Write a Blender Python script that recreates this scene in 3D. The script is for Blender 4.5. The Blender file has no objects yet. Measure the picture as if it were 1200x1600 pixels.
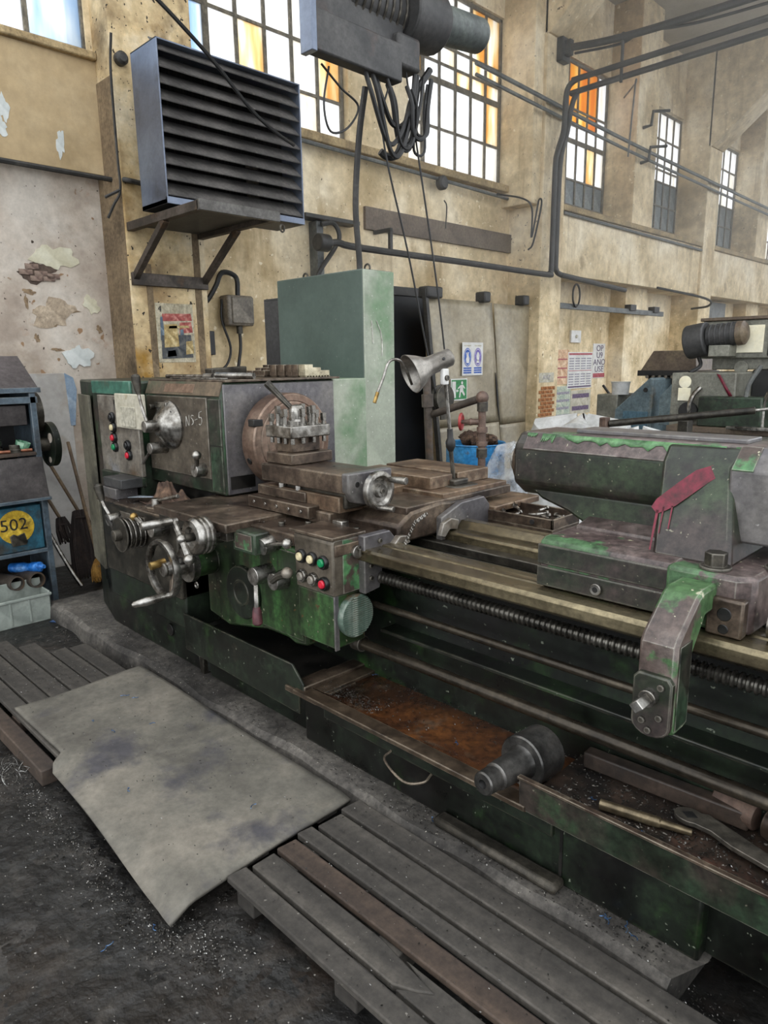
import bpy, bmesh, math, random
from mathutils import Vector, Matrix

# ------------------------------------------------------------------ camera, world, exposure
scene = bpy.context.scene
COL = scene.collection
random.seed(7)

cam_d = bpy.data.cameras.new('camera')
cam_d.sensor_fit = 'VERTICAL'
cam_d.sensor_height = 36.0
cam_d.lens = 1090.0 * 36.0 / 1600.0
cam_d.clip_start = 0.05
cam_d.clip_end = 200
cam = bpy.data.objects.new('camera', cam_d)
COL.objects.link(cam)
cam.matrix_world = Matrix(((0.70912421, -0.13954188, 0.69113741, 0.0),
                           (0.7049515, 0.15928738, -0.69113741, 0.0),
                           (-0.01364686, 0.97732062, 0.2113248, 1.7),
                           (0, 0, 0, 1)))
scene.camera = cam

world = bpy.data.worlds.new('overcast_daylight')
scene.world = world
world.use_nodes = True
bg = world.node_tree.nodes['Background']
bg.inputs[0].default_value = (0.93, 0.965, 1.0, 1)
bg.inputs[1].default_value = 1.0

scene.view_settings.view_transform = 'Standard'
scene.view_settings.look = 'None'
scene.view_settings.gamma = 1.0
scene.view_settings.use_curve_mapping = False
scene.view_settings.exposure = 1.25

# ------------------------------------------------------------------ helpers
WL = {}


class MB:
    """collects shapes given in world coordinates; build() links them as one mesh object"""

    def __init__(self):
        self.v = []
        self.f = []

    def add(self, vs, fs):
        b = len(self.v)
        self.v += [tuple(p) for p in vs]
        self.f += [tuple(b + i for i in f) for f in fs]
        return self

    def box(self, x0, x1, y0, y1, z0, z1):
        vs = [(x, y, z) for x in (x0, x1) for y in (y0, y1) for z in (z0, z1)]
        return self.add(vs, [(0, 1, 3, 2), (4, 6, 7, 5), (0, 4, 5, 1), (2, 3, 7, 6), (0, 2, 6, 4), (1, 5, 7, 3)])

    def obox(self, c, ax, ay, az):
        """box with half-axis vectors"""
        c, ax, ay, az = Vector(c), Vector(ax), Vector(ay), Vector(az)
        vs = [c + i * ax + j * ay + k * az for i in (-1, 1) for j in (-1, 1) for k in (-1, 1)]
        return self.add(vs, [(0, 1, 3, 2), (4, 6, 7, 5), (0, 4, 5, 1), (2, 3, 7, 6), (0, 2, 6, 4), (1, 5, 7, 3)])

    def bar(self, p0, p1, w, h, up=(0, 0, 1)):
        p0, p1, up = Vector(p0), Vector(p1), Vector(up)
        d = (p1 - p0)
        L = d.length
        d.normalize()
        s = d.cross(up)
        if s.length < 1e-4:
            s = d.cross(Vector((1, 0, 0)))
        s.normalize()
        u = s.cross(d)
        return self.obox((p0 + p1) / 2, d * L / 2, s * w / 2, u * h / 2)

    def prism(self, poly, axis, lo, hi):
        n = len(poly)

        def P(a, b, t):
            return {'x': (t, a, b), 'y': (a, t, b), 'z': (a, b, t)}[axis]
        vs = [P(a, b, lo) for a, b in poly] + [P(a, b, hi) for a, b in poly]
        fs = [tuple(range(n)), tuple(range(2 * n - 1, n - 1, -1))]
        fs += [(i, (i + 1) % n, n + (i + 1) % n, n + i) for i in range(n)]
        return self.add(vs, fs)

    def rev(self, p0, d, prof, n=24, cap=True):
        """revolve prof [(t, r)...] about the axis p0 + t d"""
        p0, d = Vector(p0), Vector(d).normalized()
        a = Vector((0, 0, 1)) if abs(d.z) < .9 else Vector((1, 0, 0))
        s = d.cross(a).normalized()
        u = s.cross(d)
        vs, fs = [], []
        for t, r in prof:
            for k in range(n):
                th = 2 * math.pi * k / n
                vs.append(p0 + d * t + (s * math.cos(th) + u * math.sin(th)) * max(r, 1e-5))
        for i in range(len(prof) - 1):
            for k in range(n):
                fs.append((i * n + k, i * n + (k + 1) % n, (i + 1) * n + (k + 1) % n, (i + 1) * n + k))
        if cap:
            fs.append(tuple(range(n - 1, -1, -1)))
            m = (len(prof) - 1) * n
            fs.append(tuple(range(m, m + n)))
        return self.add(vs, fs)

    def cyl(self, p0, p1, r0, r1=None, n=18):
        p0, p1 = Vector(p0), Vector(p1)
        return self.rev(p0, p1 - p0, [(0, r0), ((p1 - p0).length, r0 if r1 is None else r1)], n)

    def ball(self, c, r, n=12, sz=1.0):
        c = Vector(c)
        k = 8
        return self.rev(c, (0, 0, 1), [(-r * sz * math.cos(math.pi * i / k), r * math.sin(math.pi * i / k)) for i in range(k + 1)], n, False)

    def torus(self, c, d, R, r, n=32, m=10, sx=1.0):
        c, d = Vector(c), Vector(d).normalized()
        a = Vector((0, 0, 1)) if abs(d.z) < .9 else Vector((1, 0, 0))
        s = d.cross(a).normalized()
        u = s.cross(d)
        vs, fs = [], []
        for i in range(n):
            th = 2 * math.pi * i / n
            e = s * math.cos(th) + u * math.sin(th)
            for j in range(m):
                ph = 2 * math.pi * j / m
                vs.append(c + e * (R + r * math.cos(ph)) + d * r * sx * math.sin(ph))
        for i in range(n):
            for j in range(m):
                fs.append((i * m + j, i * m + (j + 1) % m, ((i + 1) % n) * m + (j + 1) % m, ((i + 1) % n) * m + j))
        return self.add(vs, fs)

    def tube(self, pts, r, n=8, sub=6, smooth=True, r2=None):
        pts = [Vector(p) for p in pts]
        if smooth and len(pts) > 2:
            q = [pts[0] * 2 - pts[1]] + pts + [pts[-1] * 2 - pts[-2]]
            out = []
            for i in range(1, len(q) - 2):
                a, b, c, d = q[i - 1], q[i], q[i + 1], q[i + 2]
                for k in range(sub):
                    t = k / sub
                    out.append(.5 * ((2 * b) + (c - a) * t + (2 * a - 5 * b + 4 * c - d) * t * t + (3 * b - a - 3 * c + d) * t ** 3))
            out.append(pts[-1])
            pts = out
        vs, fs = [], []
        N = len(pts)
        s = None
        for i, p in enumerate(pts):
            d = (pts[min(i + 1, N - 1)] - pts[max(i - 1, 0)])
            d.normalize()
            if s is None:
                a = Vector((0, 0, 1)) if abs(d.z) < .9 else Vector((1, 0, 0))
                s = d.cross(a).normalized()
            else:
                s = (s - d * s.dot(d)).normalized()
            u = s.cross(d)
            rr = r if r2 is None else r + (r2 - r) * i / (N - 1)
            for k in range(n):
                th = 2 * math.pi * k / n
                vs.append(p + (s * math.cos(th) + u * math.sin(th)) * rr)
        for i in range(N - 1):
            for k in range(n):
                fs.append((i * n + k, i * n + (k + 1) % n, (i + 1) * n + (k + 1) % n, (i + 1) * n + k))
        fs.append(tuple(range(n - 1, -1, -1)))
        fs.append(tuple(range((N - 1) * n, N * n)))
        return self.add(vs, fs)

    def grid(self, fn, nu, nv):
        """surface fn(u, v) -> point, u and v in 0..1"""
        vs = [fn(i / nu, j / nv) for i in range(nu + 1) for j in range(nv + 1)]
        fs = [(i * (nv + 1) + j, (i + 1) * (nv + 1) + j, (i + 1) * (nv + 1) + j + 1, i * (nv + 1) + j + 1) for i in range(nu) for j in range(nv)]
        return self.add(vs, fs)

    def mesh(self, name, m, center, angle=35):
        me = bpy.data.meshes.new(name)
        me.from_pydata([(x - center[0], y - center[1], z - center[2]) for x, y, z in self.v], [], self.f)
        bm = bmesh.new()
        bm.from_mesh(me)
        bmesh.ops.recalc_face_normals(bm, faces=bm.faces)
        for fa in bm.faces:
            fa.smooth = True
        bm.to_mesh(me)
        bm.free()
        me.set_sharp_from_angle(angle=math.radians(angle))
        if m is not None:
            me.materials.append(m)
        return me

    def build(self, name, m, parent=None, bevel=0.0, base=False, seg=2, solid=0.0, **tags):
        lo = [min(p[i] for p in self.v) for i in range(3)]
        hi = [max(p[i] for p in self.v) for i in range(3)]
        c = Vector([(lo[i] + hi[i]) / 2 for i in range(3)])
        if base:
            c.z = lo[2]
        me = self.mesh(name, m, c)
        o = place(me, name, c, parent)
        if solid:
            md = o.modifiers.new('solid', 'SOLIDIFY')
            md.thickness = solid
            md.offset = 0
        if bevel:
            md = o.modifiers.new('bevel', 'BEVEL')
            md.width = bevel
            md.segments = seg
            md.limit_method = 'ANGLE'
            md.angle_limit = math.radians(40)
            md.harden_normals = False
        tag(o, **tags)
        return o


def place(me, name, loc, parent=None):
    o = bpy.data.objects.new(name, me)
    COL.objects.link(o)
    loc = Vector(loc)
    WL[o.name] = loc
    if parent is not None:
        o.parent = parent
        o.location = loc - WL[parent.name]
    else:
        o.location = loc
    return o


def tag(o, label=None, cat=None, group=None, kind=None):
    if label:
        o['label'] = label
    if cat:
        o['category'] = cat
    if group:
        o['group'] = group
    if kind:
        o['kind'] = kind
    return o


def thing(name, label, cat, loc, group=None, kind=None):
    o = place(None, name, loc)
    o.empty_display_size = .1
    return tag(o, label, cat, group, kind)


def bx(name, m, parent, x0, x1, y0, y1, z0, z1, bevel=0.004, **t):
    return MB().box(x0, x1, y0, y1, z0, z1).build(name, m, parent, bevel, **t)


def cy(name, m, parent, p0, p1, r, r1=None, n=20, bevel=0.002, **t):
    return MB().cyl(p0, p1, r, r1, n).build(name, m, parent, bevel, **t)


def text(name, s, size, loc, rx, ry, m, parent=None, thick=.0008, sx=1.0, **t):
    """flat lettering; rx = reading direction, ry = up direction, centred on loc"""
    cu = bpy.data.curves.new(name, 'FONT')
    cu.body = s
    cu.size = size
    cu.align_x = 'CENTER'
    cu.align_y = 'CENTER'
    cu.extrude = thick
    cu.resolution_u = 3
    tmp = bpy.data.objects.new('tmp', cu)
    COL.objects.link(tmp)
    dg = bpy.context.evaluated_depsgraph_get()
    me = bpy.data.meshes.new_from_object(tmp.evaluated_get(dg))
    bpy.data.objects.remove(tmp)
    bpy.data.curves.remove(cu)
    rx, ry = Vector(rx).normalized(), Vector(ry).normalized()
    n = rx.cross(ry)
    M = Matrix((rx * sx, ry, n)).transposed().to_4x4()
    me.transform(M)
    me.name = name
    me.materials.clear()
    me.materials.append(m)
    o = place(me, name, loc, parent)
    return tag(o, **t)


# ------------------------------------------------------------------ materials
def srgb(c):
    if isinstance(c, str):
        c = c.lstrip('#')
        c = [int(c[i:i + 2], 16) / 255 for i in (0, 2, 4)]
    return tuple((x / 12.92 if x <= .04045 else ((x + .055) / 1.055) ** 2.4) for x in c) + (1,)


MATS = {}


def mat(name, cols, scale=6.0, rough=.6, metal=0.0, bump=0.0, stretch=(1, 1, 1), pos=None, speck=None, stain=None, rvar=.0, detail=9, spec=.5, bscale=None, drip=None, grit=.38, gscale=34.0, wear=None):
    """noise ramp of cols, optional specks (color, scale, threshold) and large stains (color, scale, lo, hi)"""
    if name in MATS:
        return MATS[name]
    m = bpy.data.materials.new(name)
    MATS[name] = m
    m.use_nodes = True
    nt = m.node_tree
    N, Lk = nt.nodes, nt.links
    p = N['Principled BSDF']
    p.inputs['Roughness'].default_value = rough
    p.inputs['Metallic'].default_value = metal
    p.inputs['Specular IOR Level'].default_value = spec
    tc = N.new('ShaderNodeTexCoord')
    mp = N.new('ShaderNodeMapping')
    mp.inputs['Scale'].default_value = stretch
    Lk.new(tc.outputs['Object'], mp.inputs[0])
    nz = N.new('ShaderNodeTexNoise')
    nz.inputs['Scale'].default_value = scale
    nz.inputs['Detail'].default_value = detail
    nz.inputs['Roughness'].default_value = .62
    Lk.new(mp.outputs[0], nz.inputs['Vector'])
    rp = N.new('ShaderNodeValToRGB')
    el = rp.color_ramp.elements
    k = len(cols)
    pos = pos or [.36 + .28 * i / max(1, k - 1) for i in range(k)]
    el[0].position, el[0].color = pos[0], srgb(cols[0])
    el[1].position, el[1].color = pos[-1], srgb(cols[-1])
    for i in range(1, k - 1):
        e = el.new(pos[i])
        e.color = srgb(cols[i])
    Lk.new(nz.outputs['Fac'], rp.inputs[0])
    out = rp.outputs[0]

    def layer(out, color, sc, lo, hi, st=(1, 1, 1), det=6, seed=0.0):
        m2 = N.new('ShaderNodeMapping')
        m2.inputs['Scale'].default_value = st
        m2.inputs['Location'].default_value = (seed, seed * 2, seed * 3)
        Lk.new(tc.outputs['Object'], m2.inputs[0])
        n2 = N.new('ShaderNodeTexNoise')
        n2.inputs['Scale'].default_value = sc
        n2.inputs['Detail'].default_value = det
        n2.inputs['Roughness'].default_value = .6
        Lk.new(m2.outputs[0], n2.inputs['Vector'])
        mr = N.new('ShaderNodeMapRange')
        mr.inputs[1].default_value = lo
        mr.inputs[2].default_value = hi
        Lk.new(n2.outputs['Fac'], mr.inputs[0])
        mx = N.new('ShaderNodeMix')
        mx.data_type = 'RGBA'
        Lk.new(mr.outputs[0], mx.inputs[0])
        Lk.new(out, mx.inputs[6])
        mx.inputs[7].default_value = srgb(color)
        return mx.outputs[2]
    if stain:
        for i, s in enumerate(stain if isinstance(stain, list) else [stain]):
            out = layer(out, s[0], s[1], s[2], s[3], seed=3.1 + i, det=8, st=s[4] if len(s) > 4 else (1, 1, 1))
    if drip:
        out = layer(out, drip[0], drip[1], drip[2], drip[3], st=(1, 1, .08), seed=9.0)
    if speck:
        for i, s in enumerate(speck if isinstance(speck, list) else [speck]):
            out = layer(out, s[0], s[1], s[2], s[2] + .03, seed=5.7 + i, det=2)
    if grit:
        ng = N.new('ShaderNodeTexNoise')
        ng.inputs['Scale'].default_value = gscale
        ng.inputs['Detail'].default_value = 12
        ng.inputs['Roughness'].default_value = .72
        Lk.new(tc.outputs['Object'], ng.inputs['Vector'])
        mg = N.new('ShaderNodeMapRange')
        mg.inputs[1].default_value = .32
        mg.inputs[2].default_value = .68
        mg.inputs[3].default_value = 1 - grit * 1.25
        mg.inputs[4].default_value = 1 + grit * .75
        Lk.new(ng.outputs['Fac'], mg.inputs[0])
        vm = N.new('ShaderNodeVectorMath')
        vm.operation = 'SCALE'
        Lk.new(out, vm.inputs[0])
        Lk.new(mg.outputs[0], vm.inputs['Scale'])
        out = vm.outputs[0]
    if wear:
        bv = N.new('ShaderNodeBevel')
        bv.samples = 3
        bv.inputs['Radius'].default_value = .006
        ge = N.new('ShaderNodeNewGeometry')
        dt_ = N.new('ShaderNodeVectorMath')
        dt_.operation = 'DOT_PRODUCT'
        Lk.new(bv.outputs[0], dt_.inputs[0])
        Lk.new(ge.outputs['Normal'], dt_.inputs[1])
        mw = N.new('ShaderNodeMapRange')
        mw.inputs[1].default_value = .985
        mw.inputs[2].default_value = .90
        mw.inputs[3].default_value = 0
        mw.inputs[4].default_value = 1.0
        Lk.new(dt_.outputs['Value'], mw.inputs[0])
        mn = N.new('ShaderNodeMapRange')
        mn.inputs[1].default_value = .36
        mn.inputs[2].default_value = .56
        nw = N.new('ShaderNodeTexNoise')
        nw.inputs['Scale'].default_value = 16
        nw.inputs['Detail'].default_value = 8
        Lk.new(tc.outputs['Object'], nw.inputs['Vector'])
        Lk.new(nw.outputs['Fac'], mn.inputs[0])
        mu = N.new('ShaderNodeMath')
        mu.operation = 'MULTIPLY'
        Lk.new(mw.outputs[0], mu.inputs[0])
        Lk.new(mn.outputs[0], mu.inputs[1])
        mx = N.new('ShaderNodeMix')
        mx.data_type = 'RGBA'
        Lk.new(mu.outputs[0], mx.inputs[0])
        Lk.new(out, mx.inputs[6])
        mx.inputs[7].default_value = srgb(wear)
        out = mx.outputs[2]
    Lk.new(out, p.inputs['Base Color'])
    if rvar:
        mr = N.new('ShaderNodeMapRange')
        mr.inputs[1].default_value = .3
        mr.inputs[2].default_value = .7
        mr.inputs[3].default_value = max(0.05, rough - rvar)
        mr.inputs[4].default_value = min(1, rough + rvar)
        Lk.new(nz.outputs['Fac'], mr.inputs[0])
        Lk.new(mr.outputs[0], p.inputs['Roughness'])
    if bump:
        bn = N.new('ShaderNodeBump')
        bn.inputs['Strength'].default_value = min(1, bump * 25)
        bn.inputs['Distance'].default_value = bump
        if bscale:
            nb = N.new('ShaderNodeTexNoise')
            nb.inputs['Scale'].default_value = bscale
            nb.inputs['Detail'].default_value = 8
            Lk.new(tc.outputs['Object'], nb.inputs['Vector'])
            Lk.new(nb.outputs['Fac'], bn.inputs['Height'])
        else:
            Lk.new(nz.outputs['Fac'], bn.inputs['Height'])
        Lk.new(bn.outputs[0], p.inputs['Normal'])
    return m


def glassmat(name, cols, scale=5.0, clear=.25):
    """grimy window glass: daylight shines through a streaky film"""
    m = bpy.data.materials.new(name)
    m.use_nodes = True
    nt = m.node_tree
    N, Lk = nt.nodes, nt.links
    for n in list(N):
        if n.type != 'OUTPUT_MATERIAL':
            N.remove(n)
    outn = [n for n in N if n.type == 'OUTPUT_MATERIAL'][0]
    tc = N.new('ShaderNodeTexCoord')
    mp = N.new('ShaderNodeMapping')
    mp.inputs['Scale'].default_value = (1, 1, .18)
    Lk.new(tc.outputs['Object'], mp.inputs[0])
    oi = N.new('ShaderNodeObjectInfo')
    ad = N.new('ShaderNodeVectorMath')
    ad.operation = 'ADD'
    Lk.new(mp.outputs[0], ad.inputs[0])
    sc = N.new('ShaderNodeVectorMath')
    sc.operation = 'SCALE'
    sc.inputs[0].default_value = (13, 17, 5)
    Lk.new(oi.outputs['Random'], sc.inputs['Scale'])
    Lk.new(sc.outputs[0], ad.inputs[1])
    nz = N.new('ShaderNodeTexNoise')
    nz.inputs['Scale'].default_value = scale
    nz.inputs['Detail'].default_value = 8
    Lk.new(ad.outputs[0], nz.inputs['Vector'])
    rp = N.new('ShaderNodeValToRGB')
    el = rp.color_ramp.elements
    el[0].position, el[0].color = .38, srgb(cols[0])
    el[1].position, el[1].color = .64, srgb(cols[-1])
    for i in range(1, len(cols) - 1):
        e = el.new(.38 + .26 * i / (len(cols) - 1))
        e.color = srgb(cols[i])
    Lk.new(nz.outputs['Fac'], rp.inputs[0])
    tl = N.new('ShaderNodeBsdfTranslucent')
    tr = N.new('ShaderNodeBsdfTransparent')
    gl = N.new('ShaderNodeBsdfGlossy')
    gl.inputs['Roughness'].default_value = .25
    Lk.new(rp.outputs[0], tl.inputs[0])
    Lk.new(rp.outputs[0], tr.inputs[0])
    m1 = N.new('ShaderNodeMixShader')
    m1.inputs[0].default_value = clear
    Lk.new(tl.outputs[0], m1.inputs[1])
    Lk.new(tr.outputs[0], m1.inputs[2])
    m2 = N.new('ShaderNodeMixShader')
    m2.inputs[0].default_value = .05
    Lk.new(m1.outputs[0], m2.inputs[1])
    Lk.new(gl.outputs[0], m2.inputs[2])
    Lk.new(m2.outputs[0], outn.inputs[0])
    return m


M_cream = mat('cream_limewash', ['c1ad87', 'dfcba6', 'eddfc2'], 1.0, .92, bump=.006, bscale=14, stain=[('a38a60', .8, .54, .78), ('a98f64', 2.4, .55, .76, (1, 1, .25)), ('7a6646', 1.7, .63, .82)], speck=[('5b4a35', 26, .69), ('e9dcc0', 12, .68)], drip=('8f7850', 5, .58, .80), grit=.17, gscale=8)
M_creamL = mat('dimmed_cream_panel', ['a08a67', 'b39d79', 'c0ac8a'], .9, .9, bump=.004, bscale=9, stain=('97815b', 1.6, .55, .8), drip=('8a7755', 4, .62, .8), grit=.12, gscale=9)  # darker than the other cream: weaker light on the left is painted in
M_pale = mat('pale_flaking_plaster', ['a09284', 'b8ac9e', 'c9c0b4'], 1.6, .93, bump=.006, bscale=11, stain=[('917f69', 1.3, .56, .75), ('a88f7a', 3.2, .6, .72)], speck=[('3d332b', 24, .70), ('8f7256', 9, .70)], grit=.16, gscale=12)
M_pil = mat('sooty_pilaster_plaster', ['a08660', 'd0b98f', 'e6d7b9'], 1.7, .92, bump=.006, bscale=12, stain=[('96712f', 1.4, .54, .70), ('5d4830', 2.1, .57, .74), ('2e251c', 1.1, .60, .78)], speck=[('2e2720', 20, .65)], grit=.25, gscale=10)
M_brown = mat('brown_plaster', ['665642', '7a6850', '8e7b60'], 2.0, .9, stain=('4f4230', 3, .52, .7))
M_ceil = mat('grey_ceiling_paint', ['a39c8c', 'b5aea0', 'c2bbac'], 1, .95, grit=.1)
M_ledge = mat('sooty_ledge', ['7d6c50', '9c8763', 'b8a27a'], 3, .9, bump=.004)
M_floor = mat('black_oily_floor', ['100f0f', '1f1e1c', '35312d'], 2.6, .5, bump=.03, bscale=11, rvar=.2, stain=[('382b22', 1.5, .58, .75), ('46423d', 5, .58, .75), ('211911', .8, .55, .7)], speck=[('8f8b85', 60, .70), ('0f0d0b', 30, .64)], grit=.6, gscale=22)
M_conc = mat('oily_concrete', ['33302d', '524e49', '6c6760'], 2.4, .8, bump=.012, bscale=20, stain=[('1f1d1b', 2.2, .52, .70)], speck=('a09b90', 60, .70), grit=.5)
M_bar = mat('window_steel', ['5b564c', '716a5c', '8a8170'], 8, .7, .2)
M_gl = glassmat('grimy_clear_glass', ['f3efe6', 'ffffff', 'ffffff'])
M_glw = glassmat('nicotine_glass', ['e8bd78', 'f8e6c4', 'ffffff'])
M_glo = glassmat('amber_glass', ['dfa03c', 'edbf62', 'f8e2ae'], 3, .1)
M_gld = mat('blanked_window_pane', ['5d6466', '757d7d', '8c9291'], 3, .5)
M_glb = glassmat('bluish_glass', ['b9d0ea', 'dfeaf6', 'ffffff'], 4, .5)
# ------------------------------------------------------------------ the hall: floor, wall, windows, ceiling
floor = MB().box(-9, 14, -12, 45, -.2, 0).build('floor', M_floor, None, label='black oily shop floor strewn with metal swarf', cat='floor', kind='structure')
# foundation strip of the lathe, with an uneven front edge and a broken end
mb = MB()
pts = []
xs = [-4.9 + .1 * i for i in range(44)]


def pl_y(x):
    return 1.585 + .012 * math.sin(x * 5.1) + .008 * math.sin(x * 13.7)


n = len(xs)
for x in xs:
    yy = pl_y(x)
    xx = x if x < -.61 else -.56
    for (y, z) in ((yy - .012, 0), (yy, .085 + .006 * math.sin(x * 9)), (yy + .025, .105), (1.72, .102 + .004 * math.sin(x * 7)), (2.6, .10)):
        mb.v.append((xx + (.05 if (y > 1.7 and x > -.62) else 0), y, z))
for i in range(n - 1):
    for j in range(4):
        mb.f.append((i * 5 + j, (i + 1) * 5 + j, (i + 1) * 5 + j + 1, i * 5 + j + 1))
e = (n - 1) * 5
mb.f.append((e, e + 1, e + 2, e + 3, e + 4))
b = len(mb.v)
mb.v.append((-.51, 2.6, 0))
mb.f.append((e, e + 4, b))
mb.build('plinth', M_conc, floor)

WX = -6.0     # window plane of the long wall
PX = -5.7     # front of the pilasters
PX2 = -5.5    # front of the upper piers and of the spandrel band
wall = MB().box(WX - .35, WX + .02, 3.0, 30, 0, 3.9).build('wall_back', M_cream, None, label='long cream limewashed wall with pilasters and tall steel windows', cat='wall', kind='structure')
# lower left bay is set back, the panel under its window stands proud
bx('plaster_panel', M_pale, wall, WX - .35, WX - .1, -4, 2.82, 0, 3.24, 0, label='pale flaking lower plaster panel')
bx('spandrel_panel', M_creamL, wall, WX - .35, WX + .02, -4, 2.80, 3.22, 4.08, .004, label='cream panel under the corner window')
bx('spandrel', M_cream, wall, WX - .35, WX + .02, -4, 30, 5.98, 7.2, 0)
bx('pilaster', M_pil, wall, WX - .3, PX, 2.79, 3.51, 0, 7.0, .012)
bx('pilaster', M_cream, wall, WX - .3, WX + .06, 5.5, 6.43, 3.9, 7.0, .012)
for (a, b_) in ((8.30, 9.10), (11.15, 11.87), (13.97, 14.67), (16.9, 17.6), (19.8, 20.5), (22.7, 23.4)):
    bx('pier', M_cream, wall, WX - .3, PX2, a, b_, 3.7, 7.0, .012)
for (a, b_) in ((8.50, 9.03), (13.95, 14.52), (19.7, 20.3)):
    bx('column', M_cream, wall, WX - .3, PX2 + .05, a, b_, 0, 7.0, .012)
for (a, b_) in ((11.5, 12.3), (17.3, 18.1)):
    bx('pilaster', M_cream, wall, WX - .3, PX, a, b_, 0, 2.9, .012)
for (a, b_) in ((9.0, 14.0), (14.5, 19.9), (20.2, 26)):
    bx('wall_band', M_cream, wall, WX - .1, PX2, a, b_, 2.86, 3.74, .01)
bx('reveal_strip', M_brown, wall, WX - .12, PX - .012, 2.782, 2.80, 0, 3.9, .002, label='brown side of the pilaster')  # side face coloured browner than the pilaster front
bx('chase', M_brown, wall, PX - .01, PX + .006, 2.93, 2.985, .9, 2.52, .003, label='brown stained vertical chase')
bx('chase', M_brown, wall, PX - .01, PX + .006, 3.385, 3.45, .9, 2.95, .003)

ledge = MB()
ends = [(3.51, 8.4), (9.03, 13.95), (14.52, 19.7)]
for i, (a, b_) in enumerate(ends):
    if a < 9:
        bx('sill_ledge', M_ledge, wall, WX - .1, WX + .14, a, b_, 3.88, 3.97, .012)
    else:
        bx('sill_ledge', M_ledge, wall, WX - .1, PX2 + .05, a, b_, 3.70, 3.78, .012)
bx('sill_ledge', M_ledge, wall, WX - .1, WX + .07, -4, 2.79, 4.06, 4.12, .012)

# ceiling slab with haunched beams at every second pilaster
ceil = bx('ceiling', M_ceil, None, -6.35, -1.5, 3.0, 30, 7.0, 7.2, 0, label='grey concrete ceiling above the far windows', cat='ceiling', kind='structure')
for (a, b_) in ((8.5, 9.03), (13.95, 14.52), (19.7, 20.3)):
    zh = 5.72 if a < 9 else 5.42
    MB().prism([(-5.5, zh), (-5.42, zh), (-4.30, zh + .93), (-1.5, zh + .93), (-1.5, 7.02), (-5.5, 7.02)], 'y', a, b_).build('beam', M_cream, ceil, .01)

# ------------------------------------------------------------------ steel windows, every pane on its own
_pane = {}


def pane_mesh(w, h, m):
    key = (round(w, 3), round(h, 3), m.name)
    if key not in _pane:
        _pane[key] = MB().box(-.003, .003, -w / 2, w / 2, -h / 2, h / 2).mesh('pane', m, (0, 0, 0))
    return _pane[key]


def window(idx, y0, y1, z0, zs, ncol, label, pick, thick_rows=(), thick_cols=()):
    w = thing('window_%d' % idx, label, 'window', (WX, (y0 + y1) / 2, z0), kind='structure')
    x = WX - .04
    zt = zs[-1]
    MB().box(x - .03, x + .03, y0, y0 + .04, z0, zt).box(x - .03, x + .03, y1 - .04, y1, z0, zt).box(x - .03, x + .03, y0, y1, zt - .04, zt).box(x - .03, x + .03, y0, y1, z0, z0 + .04).build('frame', M_bar, w, .003)
    pw = (y1 - y0 - .04) / ncol
    for c in range(1, ncol):
        t = .03 if c in thick_cols else .018
        yy = y0 + .02 + pw * c
        bx('mullion', M_bar, w, x - .022, x + .022, yy - t, yy + t, z0 + .03, zt - .03, .002)
    for r in range(1, len(zs) - 1):
        t = .032 if r in thick_rows else .014
        bx('glazing_bar', M_bar, w, x - .02, x + .02, y0 + .03, y1 - .03, zs[r] - t, zs[r] + t, .002)
    for c in range(ncol):
        for r in range(len(zs) - 1):
            m = pick(c, r)
            if m is None:
                continue
            h = zs[r + 1] - zs[r]
            me = pane_mesh(pw - .01, h - .01, m)
            place(me, 'pane', (x, y0 + .02 + pw * (c + .5), (zs[r] + zs[r + 1]) / 2), w)
    return w


rnd = random.Random(3)


def pk(pw, po, dark=None):
    def f(c, r):
        if dark and dark(c, r):
            return M_gld
        q = rnd.random()
        return M_glo if q < po else (M_glw if q < po + pw else M_gl)
    return f


window(1, .98, 2.76, 4.11, [4.11, 5.0, 5.95], 4, 'corner window high on the left over the cream panel', lambda c, r: M_glb)
window(2, 3.52, 5.49, 3.97, [3.97, 4.36, 4.82, 5.25, 5.6, 5.97], 6, 'steel window behind the louvred heater', lambda c, r: M_glb if c == 0 else pk(.3, 0)(c, r), thick_cols=(1,))
window(3, 6.44, 8.30, 3.97, [3.97, 4.45, 4.97, 5.17, 5.37, 5.97], 6, 'bright white steel window beyond the hoist', lambda c, r: M_gl if r < 2 and c < 5 else pk(.6, .08)(c, r), thick_rows=(2,), thick_cols=(1,))
window(4, 9.1, 11.15, 3.97, [3.97, 4.36, 4.9, 5.12, 5.34, 5.97], 7, 'steel window with amber upper panes and blanked bottom row', lambda c, r: M_gld if r == 0 else (M_glo if r > 2 and c < 6 else (pk(.4, .1)(c, r))), thick_rows=(2,))
window(5, 11.87, 13.97, 3.97, [3.97, 4.4, 4.8, 5.0, 5.2, 5.5, 5.95], 7, 'steel window with dark lower half beyond the amber window', lambda c, r: M_gld if r < 2 else M_gl)
window(6, 14.67, 16.9, 3.97, [3.97, 4.4, 4.8, 5.2, 5.5, 5.95], 6, 'narrow looking steel window past the second haunched beam', lambda c, r: M_gld if r < 2 else M_gl)
window(7, 17.6, 19.8, 3.97, [3.97, 4.4, 4.8, 5.2, 5.5, 5.95], 6, 'furthest steel window at the right edge', lambda c, r: M_gl)
# masonry above and outside corner: closes the wall around the corner window
bx('pier_strip', M_cream, wall, WX - .35, WX + .0, 2.74, 2.80, 4.08, 6.0, .005)
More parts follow.
